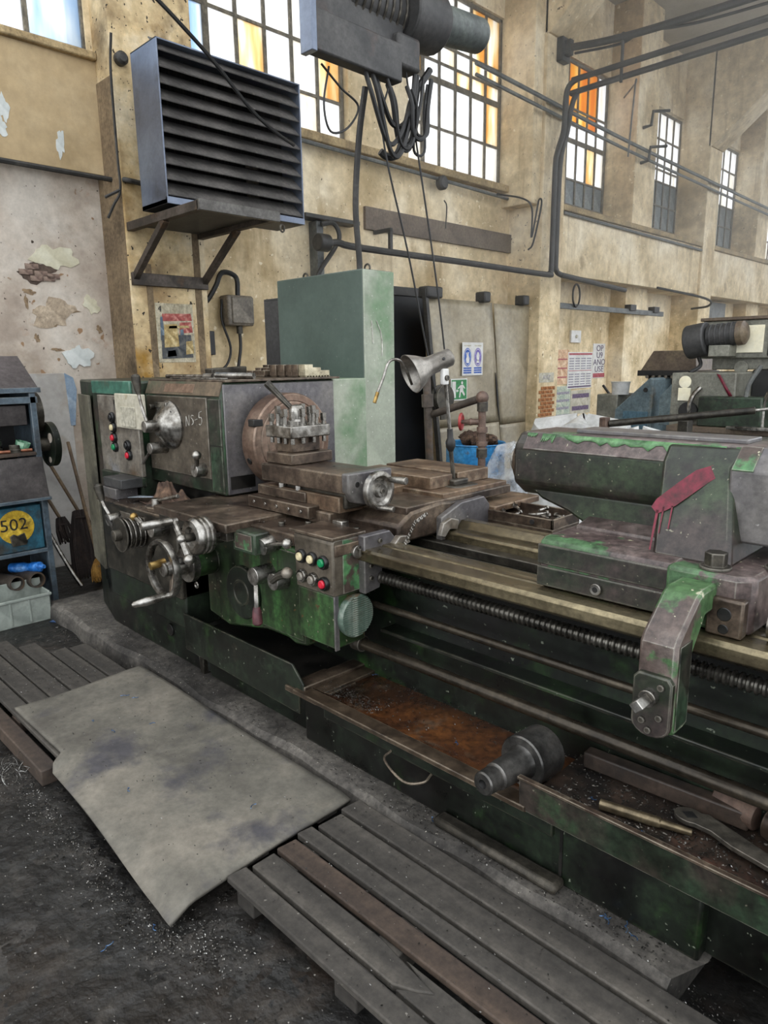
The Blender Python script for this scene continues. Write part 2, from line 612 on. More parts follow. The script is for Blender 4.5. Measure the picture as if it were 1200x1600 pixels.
# ------------------------------------------------------------------ the lathe
M_dg = mat('black_green_machine_paint', ['0b0e0a', '131a12', '1d2a1a'], 3.5, .40, stain=[('0e0c0a', 2.5, .47, .64), ('26401c', 4, .56, .72), ('29241c', 6, .62, .75)], rvar=.18, drip=('090908', 7, .54, .74), grit=.6, wear='5c584a', speck=('6f7466', 46, .70))
M_g = mat('worn_green_paint', ['171c14', '243022', '2f4430'], 4, .45, stain=[('37302a', 3, .50, .62), ('14130f', 5, .57, .70), ('2f5232', 2.4, .58, .68)], rvar=.15, speck=('6b6558', 40, .69), grit=.55, wear='8a867a', drip=('15130f', 9, .56, .72))
M_moss = mat('mossy_streaked_green_paint', ['11150d', '22331a', '35582c'], 5, .42, stretch=(1, 1, .3), stain=[('100e0b', 3, .52, .66, (1, 1, .25)), ('3a3126', 5, .58, .72), ('3f7038', 6, .6, .72, (1, 1, .15))], rvar=.15, speck=[('8a8672', 40, .69), ('4a3a20', 22, .68)], grit=.55, wear='8a867a')
M_gb = mat('bright_green_chipped_paint', ['33563a', '426b46', '527f52'], 7, .5, stain=[('4b3f38', 5, .46, .50), ('8f8c76', 9, .64, .68)], speck=('b9b59a', 40, .70), grit=.4, wear='9a968a')
M_teal = mat('teal_green_paint', ['2c5044', '3c6858', '4b7d6a'], 4, .45, stain=('4a4234', 4, .54, .68), grit=.3, wear='8a867a')
M_tail = mat('flaked_tailstock_paint', ['191c14', '262d20', '333f2b'], 3, .42, stain=[('39302d', 2.1, .47, .56), ('1d1916', 6, .58, .70), ('3d5c3a', 3.0, .60, .69)], speck=('8a8672', 62, .70), rvar=.15, grit=.6, wear='8f8b7d')
M_tailtop = mat('flaking_green_brown_paint', ['403533', '524542', '665a56'], 5, .42, stain=[('2c3526', 2.0, .54, .66), ('466443', 3.4, .555, .575), ('a09c82', 13, .67, .69)], speck=('b9b59a', 60, .72), grit=.6, wear='aaa79b')
M_hg = mat('violet_grey_headstock_paint', ['4c4a4d', '625f61', '77736f'], 2.0, .36, metal=.25, stain=[('3a3733', 2.2, .55, .75), ('857f72', 1.3, .58, .75)], speck=('9d9a96', 55, .70), rvar=.12, grit=.3, wear='8a8780')
M_plate = mat('scuffed_control_plate', ['6b665e', '857e73', '989288'], 5, .42, metal=.35, stain=[('5a4632', 3, .50, .68), ('2c2824', 7, .62, .74), ('8a94a5', 1.6, .58, .7)], rvar=.1, grit=.4, wear='b5b2aa')
M_plate2 = mat('brushed_brown_plate', ['463f37', '5d554a', '71685b'], 3, .4, metal=.35, stain=('352d25', 3, .5, .7), rvar=.1, grit=.35, wear='a8a499', speck=('8f8b80', 50, .71))
M_steel = mat('worn_bright_steel', ['625e58', '8a867f', 'b3b0aa'], 9, .28, metal=.9, stain=('4a4239', 9, .55, .72), rvar=.14, grit=.4)
M_bsteel = mat('oily_brown_steel', ['342a23', '51443a', '6e5f50'], 5, .38, metal=.5, stain=[('241c17', 4, .55, .72), ('8a7d6c', 9, .6, .74)], rvar=.16, grit=.5, wear='a09684')
M_rsteel = mat('rusty_brown_slide', ['473429', '64503f', '7f6a55'], 5, .45, metal=.35, stain=[('35261f', 6, .55, .72), ('9a8a74', 7, .58, .75), ('6a4030', 4, .6, .7)], rvar=.1, grit=.5, wear='a0927e')
M_way = mat('oiled_slideway', ['4a4233', '6d634d', '8c8166'], 4, .26, metal=.7, stretch=(.25, 1, 1), stain=[('352d23', 5, .52, .72, (.2, 1, 1)), ('9a8f78', 8, .62, .76, (.15, 1, 1))], rvar=.12, grit=.4)
M_rod = mat('oily_dark_rod', ['2a261f', '433c32', '5d5446'], 5, .32, metal=.6, stretch=(.3, 1, 1), stain=('1f1b17', 4, .5, .7, (.3, 1, 1)), rvar=.12, grit=.45)
M_dk = mat('black_grease_iron', ['0c0c0b', '161513', '24211d'], 6, .45, rvar=.15)
M_iron = mat('dark_iron', ['26241f', '3a362f', '504b42'], 7, .45, metal=.5, rvar=.12, grit=.5, wear='8f8a80')
M_face = mat('faceplate_brown', ['594438', '776052', '927d6d'], 3, .34, metal=.55, stain=('453830', 5, .54, .72), rvar=.1, grit=.35, wear='a89a8a')
M_screw = mat('leadscrew_steel', ['3b3935', '56534d', '6f6c65'], 8, .3, metal=.8, rvar=.1)
M_rust = mat('rust_oil_tray', ['2c1d14', '4b2c17', '6e4320'], 3.2, .28, stain=[('1f1712', 2, .48, .66), ('5c5042', 5, .58, .72)], rvar=.18, grit=.55)
M_traybr = mat('brown_tray_sheet', ['362c23', '483c30', '5c4f41'], 4, .4, metal=.3, stain=('241e18', 4, .52, .7), grit=.45, wear='8a7d6b')
M_red = mat('red_spray_paint', ['540818', '680e26', '781830'], 8, .5, grit=.5)
M_chalk = mat('chalk_line', ['a8a59d', 'b8b5ac', 'c9c6bd'], 30, .9)
M_bred = mat('red_button_plastic', ['b3182a', 'c9263a'], 20, .3)
M_bgrn = mat('green_button_plastic', ['0d6a3f', '138552'], 20, .3)
M_bcrm = mat('cream_button_plastic', ['c9b98c', 'd9cca6'], 20, .35)
M_bblk = mat('black_button_plastic', ['101010', '1c1c1c'], 20, .35)
M_brass = mat('dull_brass', ['7a5f34', '9a7d48', 'b0945c'], 12, .35, metal=.8)
M_pap = mat('yellowed_paper', ['a8a28e', 'b8b2a0', 'c5c0b0'], 9, .8, grit=.15, stain=('9a8a68', 9, .6, .76))
M_maroon = mat('maroon_grip', ['4a2a2e', '5f383c'], 15, .45)
M_cap = mat('ribbed_green_cap_paint', ['44584c', '5f7064', '8d968a'], 20, .45, stain=('564a3a', 9, .52, .6), grit=.3)

LA = thing('metal_lathe', 'large worn green metalworking lathe standing on the concrete strip', 'lathe', (-2.3, 2.1, .1))
# pedestal below the headstock
ped = MB().prism([(-4.62, 1.87), (-4.2, 1.76), (-3.1, 1.75), (-3.02, 1.83), (-3.02, 2.55), (-4.62, 2.55)], 'z', .1, .95).build('pedestal', M_dg, LA, .012)
bx('door_seam', M_dk, ped, -4.22, -3.6, 1.752, 1.766, .45, .46, 0)
bx('corner_strip', M_iron, ped, -3.13, -3.09, 1.735, 1.78, .1, .46, .004)
cy('cable_hole', M_dk, ped, (-3.45, 1.757, .25), (-3.45, 1.744, .25), .035)
# end cover with chamfered corner and inset strip
MB().prism([(-4.72, 1.9), (-4.24, 1.785), (-3.72, 1.785), (-3.72, 2.57), (-4.72, 2.57)], 'z', .93, 1.61).build('end_cover', M_g, LA, .012)
MB().prism([(-4.655, 1.872), (-4.30, 1.787), (-4.304, 1.772), (-4.664, 1.856)], 'z', 0.95, 1.52).build('inset_strip', mat('grey_olive_strip', ['4c4a3d', '5f5b4c', '6d695a'], 4, .6, stain=('38352c', 3, .5, .7)), LA, .003)
bx('top_band', M_teal, LA, -4.24, -3.74, 1.772, 1.79, 1.535, 1.612, .005)
cp = bx('control_panel', M_plate, LA, -4.16, -3.66, 1.766, 1.79, 1.085, 1.53, .004)
bx('panel_lip', M_g, LA, -4.17, -3.66, 1.755, 1.79, 1.03, 1.085, .006)


def pbutton(part, x, y, z, m, axis=(0, -1, 0), r=.026, ring=M_bblk):
    a = Vector(axis)
    p = Vector((x, y, z))
    MB().rev(p, a, [(0, r * 1.15), (.012, r * 1.15), (.018, r), (.018, r * .8), (.010, r * .78)], 20).build('button_ring', ring, part)
    MB().rev(p + a * .006, a, [(0, r * .7), (.016, r * .7), (.020, r * .55), (.021, 0)], 18).build('push_button', m, part)


for (x, z, m) in ((-3.965, 1.405, M_bblk), (-3.96, 1.348, M_bcrm), (-3.962, 1.288, M_bred), (-3.957, 1.235, M_bgrn), (-3.795, 1.255, M_bblk), (-3.79, 1.20, M_bred)):
    pbutton(cp, x, 1.766, z, m)
# notice holder hooked on the panel
nh = MB().box(-3.865, -3.53, 1.737, 1.757, 1.355, 1.545).build('notice_holder', M_pap, LA, .006)
MB().box(-3.79, -3.62, 1.731, 1.739, 1.365, 1.475).build('window_card', mat('grey_card', ['a9a493', 'bcb7a6'], 9, .7), nh, .003)
bx('small_plate', M_steel, cp, -3.93, -3.88, 1.758, 1.768, 1.45, 1.51, .003)

# headstock casting, its front chamfer, end face and front plate
hs = MB().prism([(1.85, 1.055), (1.85, 1.545), (1.875, 1.61), (2.57, 1.61), (2.57, 1.055)], 'x', -3.72, -2.952).build('headstock', M_g, LA, .01)
bx('end_face', M_hg, hs, -2.954, -2.944, 1.862, 2.565, 1.06, 1.60, .004)
bx('chip_slot', M_dk, hs, -2.9445, -2.9425, 1.875, 2.02, 1.085, 1.15, 0)
bx('headstock_base', M_dk, LA, -3.7, -2.98, 1.88, 2.5, .94, 1.06, .01)
bx('front_plate', M_plate2, hs, -3.685, -3.065, 1.838, 1.852, 1.13, 1.535, .003)
MB().prism([(1.842, 1.545), (1.868, 1.612), (1.876, 1.61), (1.85, 1.543)], 'x', -3.70, -2.96).build('name_band', mat('brown_enamel_band', ['4a4234', '5c5040', '6b5c4a'], 5, .5, stain=('3d4a37', 3, .5, .6)), hs, .001)
MB().prism([(1.845, 1.556), (1.862, 1.60), (1.868, 1.598), (1.851, 1.554)], 'x', -3.5, -3.2).build('maker_plate', mat('worn_maker_plate', ['6b5646', '7d6655', '85705e'], 8, .45, metal=.4), hs, .001)
bx('green_strip', M_g, hs, -3.06, -2.955, 1.842, 1.852, 1.07, 1.53, .002)
bx('strip_joint', M_dk, hs, -3.06, -2.95, 1.8405, 1.8415, 1.30, 1.305, 0)
bx('lid', M_bsteel, hs, -3.7, -2.93, 1.87, 2.6, 1.61, 1.622, .003)
# big speed dial with lever
sd = MB().rev((-3.43, 1.84, 1.385), (0, -1, 0), [(0, .128), (.012, .128), (.03, .115), (.075, .06), (.085, .045), (.085, 0)], 32).build('speed_dial', M_steel, LA)
cy('hub', M_steel, sd, (-3.43, 1.76, 1.385), (-3.43, 1.685, 1.385), .033, .03)
MB().tube([(-3.44, 1.71, 1.40), (-3.47, 1.70, 1.5), (-3.49, 1.70, 1.56)], .009).build('lever_rod', M_steel, sd)
MB().rev((-3.487, 1.70, 1.55), (-.2, 0, 1), [(0, .012), (.03, .018), (.09, .024), (.10, .018), (.10, 0)], 14).build('lever_grip', M_iron, sd)
for dx, dz in ((.07, .07), (.07, -.07), (-.07, .08)):
    cy('dial_screw', M_dk, sd, (-3.43 + dx, 1.815, 1.385 + dz), (-3.43 + dx, 1.80, 1.385 + dz), .009, n=10)
bx('dial_tab', M_steel, sd, -3.52, -3.40, 1.80, 1.83, 1.475, 1.505, .004)
# lower speed lever
sl = cy('speed_lever', M_steel, LA, (-3.50, 1.85, 1.262), (-3.50, 1.74, 1.262), .033, .03)
MB().tube([(-3.51, 1.755, 1.25), (-3.57, 1.75, 1.205), (-3.61, 1.75, 1.17)], .008).build('lever_rod', M_steel, sl)
sl = cy('feed_lever', M_steel, LA, (-3.125, 1.85, 1.175), (-3.125, 1.78, 1.175), .036, .033)
MB().tube([(-3.125, 1.79, 1.18), (-3.10, 1.785, 1.22), (-3.09, 1.78, 1.245)], .012).build('lever_rod', M_iron, sl)
MB().ball((-3.08, 1.775, 1.258), .024).build('lever_ball', M_steel, sl)
cy('plate_stud', M_iron, hs, (-3.60, 1.85, 1.475), (-3.60, 1.81, 1.475), .014)
# chalk marking on the plate
mb = MB()
for st_ in ([(0, 0), (.004, .045)], [(.004, .045), (.022, .003), (.026, .05)], [(.058, .045), (.046, .048), (.04, .038), (.052, .028), (.054, .014), (.042, .006)], [(.066, .026), (.084, .03)], [(.118, .062), (.10, .058)], [(.10, .058), (.098, .036), (.112, .036), (.116, .018), (.104, .004), (.096, .008)]):
    mb.tube([(-3.27 + a * 1.35, 1.837, 1.385 + b_ * 1.15 + a * .1) for a, b_ in st_], .0016, 5, 3)
mb.build('chalk_mark', M_chalk, hs, label='chalk writing')

# faceplate: rim, grooved face, slots
fp = MB().rev((-2.945, 2.165, 1.315), (1, 0, 0), [(0, .1), (.03, .1), (.03, .22), (.04, .238), (.135, .238), (.142, .232), (.142, .2), (.139, .198), (.139, .193), (.142, .191), (.142, .16), (.139, .158), (.139, .153), (.142, .151), (.142, .115), (.138, .113), (.138, .107), (.142, .105), (.142, .06), (.15, .055), (.15, 0)], 64).build('faceplate', M_face, LA, .0015)
cy('socket_hole', M_dk, fp, (-2.87, 2.165 - .238 * .93, 1.315 - .238 * .36), (-2.87, 2.165 - .243 * .93, 1.315 - .243 * .36), .017)
bx('jaw_slot', M_dk, fp, -2.85, -2.801, 1.93, 1.985, 1.40, 1.435, .004)
MB().rev((-2.8, 2.165, 1.315), (1, 0, 0), [(0, .055), (.05, .05), (.06, .04), (.06, 0)], 24).build('spindle_nose', M_steel, fp)

# feed gearbox below the headstock with its levers
gb = bx('feed_gearbox', M_iron, LA, -3.86, -3.02, 1.605, 1.92, .56, .96, .01)
bx('gearbox_top', M_bsteel, gb, -3.9, -3.0, 1.595, 1.86, .957, .970, .004)
bx('indicator_plate', M_plate2, gb, -3.62, -3.50, 1.598, 1.607, .85, .93, .002)
bx('indicator_plate', M_plate2, gb, -3.44, -3.34, 1.598, 1.607, .85, .93, .002)
bx('gearbox_skirt', M_dg, gb, -3.88, -3.02, 1.625, 1.9, .40, .70, .008)
MB().prism([(-4.655, 1.872), (-4.30, 1.787), (-4.304, 1.772), (-4.664, 1.856)], 'z', .42, .95).build('corner_inset', mat('grey_olive_strip', ['4c4a3d', '5f5b4c']), ped, .003)
gl_ = cy('gear_lever', M_steel, LA, (-3.62, 1.61, .89), (-3.62, 1.53, .89), .036, .032)
MB().tube([(-3.62, 1.55, .90), (-3.67, 1.54, .96), (-3.70, 1.54, 1.0)], .009).build('lever_rod', M_steel, gl_)
MB().rev((-3.69, 1.54, .985), (-.35, -.05, 1), [(0, .014), (.03, .02), (.08, .026), (.09, .02), (.09, 0)], 14).build('lever_grip', M_iron, gl_)
MB().tube([(-3.66, 1.54, .905), (-3.60, 1.53, .885), (-3.52, 1.52, .855)], .012).build('lever_arm', M_dk, gl_)
kd = MB().rev((-3.385, 1.61, .855), (0, -1, 0), [(0, .05), (.015, .05), (.015, .072), (.022, .078), (.028, .078), (.03, .066), (.04, .066), (.044, .078), (.052, .078), (.055, .066), (.065, .066), (.069, .078), (.077, .078), (.08, .066), (.09, .066), (.094, .078), (.102, .078), (.105, .05), (.11, .03), (.16, .028), (.165, 0)], 32).build('ringed_knob', M_iron, LA)
for k in range(4):
    MB().torus((-3.385, 1.585 - .025 * k, .855), (0, 1, 0), .078, .004, 32, 6).build('bright_ring', M_steel, kd)
MB().rev((-3.385, 1.49, .855), (0, -1, 0), [(0, .088), (.006, .088), (.006, 0)], 32).build('glass_cover', M_iron, kd)
tl_ = cy('selector_lever', M_steel, LA, (-3.12, 1.61, .915), (-3.12, 1.52, .915), .04, .035)
MB().tube([(-3.13, 1.54, .925), (-3.20, 1.52, .94), (-3.255, 1.51, .96)], .009).build('lever_rod', M_steel, tl_)
MB().ball((-3.262, 1.51, .965), .020).build('lever_ball', M_brass, tl_)

# bed: slideways, dark webs, ledge, feet
X0, X1 = -3.05, 1.1
bed = MB().prism([(1.95, .36), (1.95, .93), (1.86, .955), (1.93, .985), (2.02, .97), (2.02, .6), (2.2, .6), (2.2, .95), (2.42, .95), (2.44, .3), (2.44, .1), (1.75, .1), (1.75, .30), (1.80, .36)], 'x', -3.05, X1).build('bed', M_dg, LA, .006)
fw = MB().prism([(1.755, .955), (1.755, .988), (1.767, .998), (1.845, .998), (1.852, .992), (1.86, 1.0), (1.925, 1.0), (1.94, .99), (1.94, .93), (1.80, .93)], 'x', X0, X1).build('slideway', M_way, LA, .003)
MB().prism([(2.19, .95), (2.19, .992), (2.20, 1.0), (2.27, 1.0), (2.30, 1.03), (2.34, 1.03), (2.37, 1.0), (2.43, 1.0), (2.44, .94)], 'x', X0, X1).build('slideway', M_way, LA, .003)
MB().prism([(2.13, .93), (2.13, .965), (2.19, .965), (2.19, .93)], 'x', X0, X1).build('inner_way', M_iron, LA, .003)
bx('web_ledge', M_dg, bed, -1.9, X1, 1.87, 1.96, .625, .64, .004)
bx('bed_foot', M_dg, LA, -2.2, -.53, 1.70, 2.4, .1, .335, .01)
bx('foot_bar', M_iron, LA, -1.42, -.93, 1.635, 1.70, .105, .14, .015)
bx('foot_seam', M_dk, LA, -.955, -.945, 1.697, 1.702, .1, .335, 0)

# leadscrew with real threads, feed rods
mb = MB()
prof = []
t = 0.0
while t < 3.9:
    prof += [(t, .0185), (t + .004, .0245), (t + .010, .0245), (t + .014, .0185)]
    t += .0195
mb.rev((-2.9, 1.845, .872), (1, 0, 0), prof, 16)
mb.build('leadscrew', M_screw, LA)
cy('feed_rod', M_rod, LA, (-2.9, 1.845, .75), (1.1, 1.845, .75), .0145, n=16)
cy('control_rod', M_rod, LA, (-1.99, 1.84, .563), (1.1, 1.84, .563), .022, n=18)
cy('rod_bush', M_iron, LA, (-2.02, 1.84, .563), (-1.97, 1.84, .563), .034, n=18)

# chip guard trough on the left
cg = MB().prism([(-3.03, .30), (-3.03, .49), (-2.16, .49), (-2.09, .42), (-2.085, .36), (-2.12, .36), (-2.12, .28)], 'y', 1.612, 1.622).build('chip_guard', M_dg, LA, .003)
MB().prism([(1.62, .36), (1.62, .372), (2.2, .40), (2.2, .385)], 'x', -3.03, -2.09).build('guard_floor', M_dk, cg, .002)
MB().prism([(1.615, .365), (1.615, .41), (2.15, .40), (2.15, .38)], 'x', -2.16, -2.085).build('guard_lip', M_bsteel, cg, .004)
# drip tray
dt = MB().prism([(1.60, .372), (1.60, .392), (1.66, .392), (1.70, .380), (2.3, .372), (2.3, .36), (1.70, .365)], 'x', -2.13, -1.02).build('drip_tray', M_rust, LA, .002)
bx('tray_lip', M_traybr, dt, -2.135, -1.02, 1.592, 1.655, .376, .3945, .003)
MB().prism([(1.656, .374), (1.656, .391), (2.2, .391), (2.2, .374)], 'x', -2.14, -2.02).build('tray_lip', M_traybr, dt, .003)
bx('corner_fill', M_traybr, dt, -2.2, -2.0, 1.602, 1.82, .366, .389, .002)
bx('tray_front', M_dg, dt, -2.0, -.95, 1.64, 1.66, .30, .375, .004)
MB().tube([(-1.62, 1.64, .31), (-1.615, 1.60, .292), (-1.50, 1.575, .27), (-1.43, 1.60, .285), (-1.425, 1.64, .30)], .0045).build('tray_handle', M_bsteel, dt)
# second tray with its green lip
gt = MB().prism([(1.596, .40), (1.592, .482), (1.604, .482), (1.608, .385), (2.25, .375), (2.25, .36), (1.6, .375)], 'x', -1.04, 1.0).build('swarf_tray', M_g, LA, .002)
bx('tray_rim', M_bsteel, gt, -1.045, 1.0, 1.589, 1.607, .478, .487, .002)
MB().prism([(-1.03, 1.609), (.9, 1.609), (.9, 2.2), (-1.03, 2.2)], 'z', .385, .405).build('tray_floor', mat('swarf_grime', ['14110f', '2a221c', '41332a'], 9, .5, speck=('8d8880', 60, .66), bump=.006, bscale=40, stain=('5b3f33', 2.2, .55, .65)), gt)

# ------------------------------------------------------------------ carriage
ca = MB().prism([(1.94, .985), (1.94, 1.06), (2.02, 1.105), (2.2, 1.12), (2.46, 1.10), (2.50, 1.04), (2.50, .985)], 'x', -2.46, -1.86).build('saddle', M_bsteel, LA, .012)
bx('saddle_wing', M_bsteel, ca, -3.06, -2.44, 1.515, 2.06, 1.01, 1.05, .005)
MB().prism([(-3.04, 1.53), (-2.46, 1.53), (-2.46, 2.0), (-3.04, 2.0)], 'z', .97, 1.01).build('wing_base', M_iron, ca, .004)
bx('saddle_plate', M_bsteel, ca, -2.46, -1.90, 1.64, 1.96, .985, 1.032, .006)
bx('front_block', M_g, ca, -2.47, -2.31, 1.565, 1.68, .93, 1.02, .006)
bx('paint_patch', M_gb, ca, -2.45, -2.33, 1.562, 1.566, .945, 1.01, 0)
for (x, y) in ((-2.33, 1.72), (-2.1, 1.72), (-2.02, 1.86), (-2.25, 1.80)):
    cy('cap_screw', M_iron, ca, (x, y, 1.03), (x, y, 1.045), .014, n=12)
bx('stop_block', M_steel, ca, -2.10, -2.04, 1.80, 1.84, 1.03, 1.075, .004)
bx('stop_block', M_bsteel, ca, -2.30, -2.16, 1.84, 2.02, 1.03, 1.085, .006)
# apron
ap = MB().prism([(-2.87, .53), (-2.87, .93), (-2.80, .97), (-2.12, .97), (-2.12, .56), (-2.2, .55), (-2.25, .565), (-2.4, .56), (-2.7, .50)], 'y', 1.665, 1.845).build('apron', M_moss, LA, .012)
bx('apron_face', M_moss, ap, -2.42, -2.14, 1.66, 1.667, .58, .95, .003)
d_ = MB().rev((-2.55, 1.668, .70), (0, -1, 0), [(0, .122), (.022, .122), (.026, .118), (.026, .06), (.03, .058), (.03, .052), (.026, .05), (.024, 0)], 40).build('gear_cover', M_dg, ap)
# apron levers
al = cy('apron_lever', M_steel, LA, (-2.345, 1.68, .835), (-2.345, 1.57, .835), .042, .038)
MB().tube([(-2.345, 1.585, .82), (-2.325, 1.57, .75), (-2.32, 1.565, .70)], .011).build('lever_rod', M_steel, al)
MB().rev((-2.32, 1.565, .71), (.02, 0, -1), [(0, .014), (.02, .02), (.07, .022), (.078, .015), (.078, 0)], 14).build('lever_grip', M_maroon, al)
al = cy('apron_lever', M_steel, LA, (-2.25, 1.68, .825), (-2.25, 1.60, .825), .044, .036)
MB().tube([(-2.25, 1.6, .83), (-2.18, 1.585, .87), (-2.12, 1.575, .895)], .014, r2=.019).build('lever_rod', M_iron, al)
MB().ball((-2.115, 1.575, .898), .023).build('lever_ball', M_plate, al)
al = cy('clamp_lever', M_steel, LA, (-2.30, 1.67, .975), (-2.30, 1.59, .965), .04, .034)
MB().tube([(-2.30, 1.6, .97), (-2.19, 1.58, 1.0), (-2.12, 1.575, 1.015)], .0085).build('lever_rod', M_steel, al)
MB().ball((-2.105, 1.575, 1.018), .022).build('lever_ball', M_steel, al)
# big carriage handwheel
hw = MB().rev((-2.82, 1.665, .80), (0, -1, 0), [(0, .068), (.10, .068), (.105, .06)], 28).build('handwheel', M_moss, LA)
MB().rev((-2.82, 1.565, .80), (0, -1, 0), [(0, .075), (.004, .082), (.035, .082), (.04, .076), (.04, .045), (.11, .035), (.15, .03), (.15, 0)], 32).build('graduated_collar', M_steel, hw)
wc = Vector((-2.82, 1.42, .805))
mb = MB()
n = 44
R1, R0 = .133, .115
vs, fs = [], []
for k in range(n):
    th = 2 * math.pi * k / n
    e = Vector((math.cos(th), 0, math.sin(th)))
    for (r, yy) in ((R1, -.016), (R1 + .004, 0), (R1, .016), (R0, .014), (R0 - .003, 0), (R0, -.014)):
        vs.append(wc + e * r + Vector((0, yy, 0)))
for k in range(n):
    for j in range(6):
        fs.append((k * 6 + j, k * 6 + (j + 1) % 6, ((k + 1) % n) * 6 + (j + 1) % 6, ((k + 1) % n) * 6 + j))
mb.add(vs, fs).build('wheel_rim', M_steel, hw)
for a in (300, 60, 180):
    th = math.radians(a)
    MB().bar(wc + Vector((math.cos(th), 0, math.sin(th))) * .118, wc + Vector((0, .05, 0)), .03, .016, (0, 1, 0)).build('spoke', M_bsteel, hw, .004)
cy('wheel_hub', M_iron, hw, (-2.82, 1.42, .80), (-2.82, 1.50, .80), .032)
hp = wc + Vector((math.cos(math.radians(300)), 0, math.sin(math.radians(300)))) * .122
MB().rev(hp, (-.12, -1, -.05), [(0, .014), (.02, .014), (.03, .011), (.06, .017), (.12, .019), (.17, .013), (.18, .006), (.18, 0)], 16).build('crank_handle', M_steel, hw)
hp2 = wc + Vector((math.cos(math.radians(140)), 0, math.sin(math.radians(140)))) * .02
MB().rev((-2.84, 1.44, .83), (-.05, -1, -.1), [(0, .018), (.07, .018), (.07, 0)], 14).build('hub_pin', M_brass, hw)
MB().torus((-2.735, 1.53, .722), (0, 1, 0), .012, .0045, 16, 6).build('key_ring', M_steel, hw)
# cross feed dial with ball crank
cd = MB().rev((-2.56, 1.56, .995), (0, -1, 0), [(0, .05), (.06, .05), (.06, .075), (.068, .08), (.078, .08), (.082, .075), (.092, .08), (.10, .08), (.104, .075), (.114, .08), (.125, .08), (.14, .07), (.14, .045), (.125, .04), (.125, 0)], 34).build('cross_feed_dial', M_steel, LA)
cy('crank_boss', M_iron, cd, (-2.56, 1.45, .995), (-2.56, 1.385, .995), .018)
MB().tube([(-2.62, 1.385, 1.055), (-2.56, 1.38, .995), (-2.515, 1.38, .925)], .013, smooth=False).build('crank_arm', M_steel, cd)
MB().ball((-2.56, 1.38, .995), .022).build('crank_ball', M_steel, cd)
MB().ball((-2.51, 1.38, .918), .024).build('crank_ball', M_steel, cd)
MB().rev((-2.625, 1.40, 1.06), (-.06, -1, 0), [(0, .013), (.02, .013), (.025, .017), (.15, .019), (.155, .012), (.155, 0)], 16).build('crank_handle', M_steel, cd)
# electric control box on the apron
cb = MB().prism([(1.635, .83), (1.63, 1.04), (1.64, 1.052), (1.79, 1.052), (1.79, .83)], 'x', -2.135, -1.905).build('control_box', M_plate2, LA, .006)
bx('box_skirt', M_moss, LA, -2.135, -1.915, 1.642, 1.80, .615, .83, .006)
bx('skirt_edge', M_hg, LA, -1.917, -1.910, 1.638, 1.66, .61, .83, .002)
bx('box_side', M_gb, cb, -1.906, -1.9015, 1.68, 1.785, .835, 1.045, .001, label='bright green chipped paint side')
bx('box_lid', M_bsteel, cb, -2.16, -1.90, 1.628, 1.80, 1.050, 1.062, .003)
for (x, z, m) in ((-2.085, .962, M_bcrm), (-2.02, .962, M_bcrm), (-1.955, .96, M_bgrn)):
    pbutton(cb, x, 1.633, z, m, r=.024)
for (x, z, m) in ((-2.085, .882, M_plate), (-2.02, .88, M_plate), (-1.955, .876, M_bred)):
    pbutton(cb, x, 1.634, z, m, r=.024, ring=M_steel if m is M_plate else M_bblk)
sw = cy('key_switch', M_steel, cb, (-1.903, 1.745, .99), (-1.885, 1.745, .99), .026)
MB().box(-1.886, -1.872, 1.74, 1.75, .975, 1.005).build('key', M_iron, cb, .002)
# ribbed oil filter cap
oc = MB().rev((-2.03, 1.735, .735), (1, 0, 0), [(0, .075), (.10, .08), (.125, .086), (.14, .086), (.145, .08), (.145, 0)], 36).build('oil_cap', M_cap, LA)
for k in range(-9, 10):
    zz = .735 + k * .0085
    hw_ = math.sqrt(max(0, .079 ** 2 - (k * .0085) ** 2))
    if hw_ > .01:
        MB().box(-1.886, -1.882, 1.735 - hw_, 1.735 + hw_, zz - .0022, zz + .0022).build('rib', M_cap, oc)
bx('cap_nipple', M_iron, oc, -1.97, -1.94, 1.70, 1.73, .60, .66, .006)
# wiper plates over the slideways
wp = MB().prism([(1.76, .82), (1.76, 1.05), (1.90, 1.05), (1.945, 1.0), (1.945, .94), (1.86, .92), (1.84, .83)], 'x', -1.905, -1.868).build('wiper_plate', M_hg, LA, .004)
for (y, z) in ((1.79, .98), (1.79, .93), (1.79, .88), (1.84, 1.02), (1.88, .97), (1.83, .94)):
    cy('plate_screw', M_iron, wp, (-1.87, y, z), (-1.858, y, z), .010, n=10)
MB().prism([(1.885, .955), (1.90, 1.00), (1.93, 1.025), (1.97, 1.02), (1.99, .99), (1.965, .985), (1.945, .995), (1.925, .985), (1.915, .945)], 'x', -1.87, -1.84).build('felt_wiper', M_plate, wp, .003)
MB().prism([(2.17, .955), (2.17, 1.06), (2.30, 1.105), (2.46, 1.11), (2.50, 1.07), (2.50, .955), (2.35, 1.0), (2.30, .99)], 'x', -1.862, -1.83).build('wiper_plate', M_hg, LA, .004)
MB().prism([(2.14, .99), (2.16, 1.04), (2.21, 1.055), (2.26, 1.04), (2.25, 1.0), (2.2, 1.01), (2.17, .98)], 'x', -1.832, -1.81).build('felt_wiper', M_plate, wp, .003)

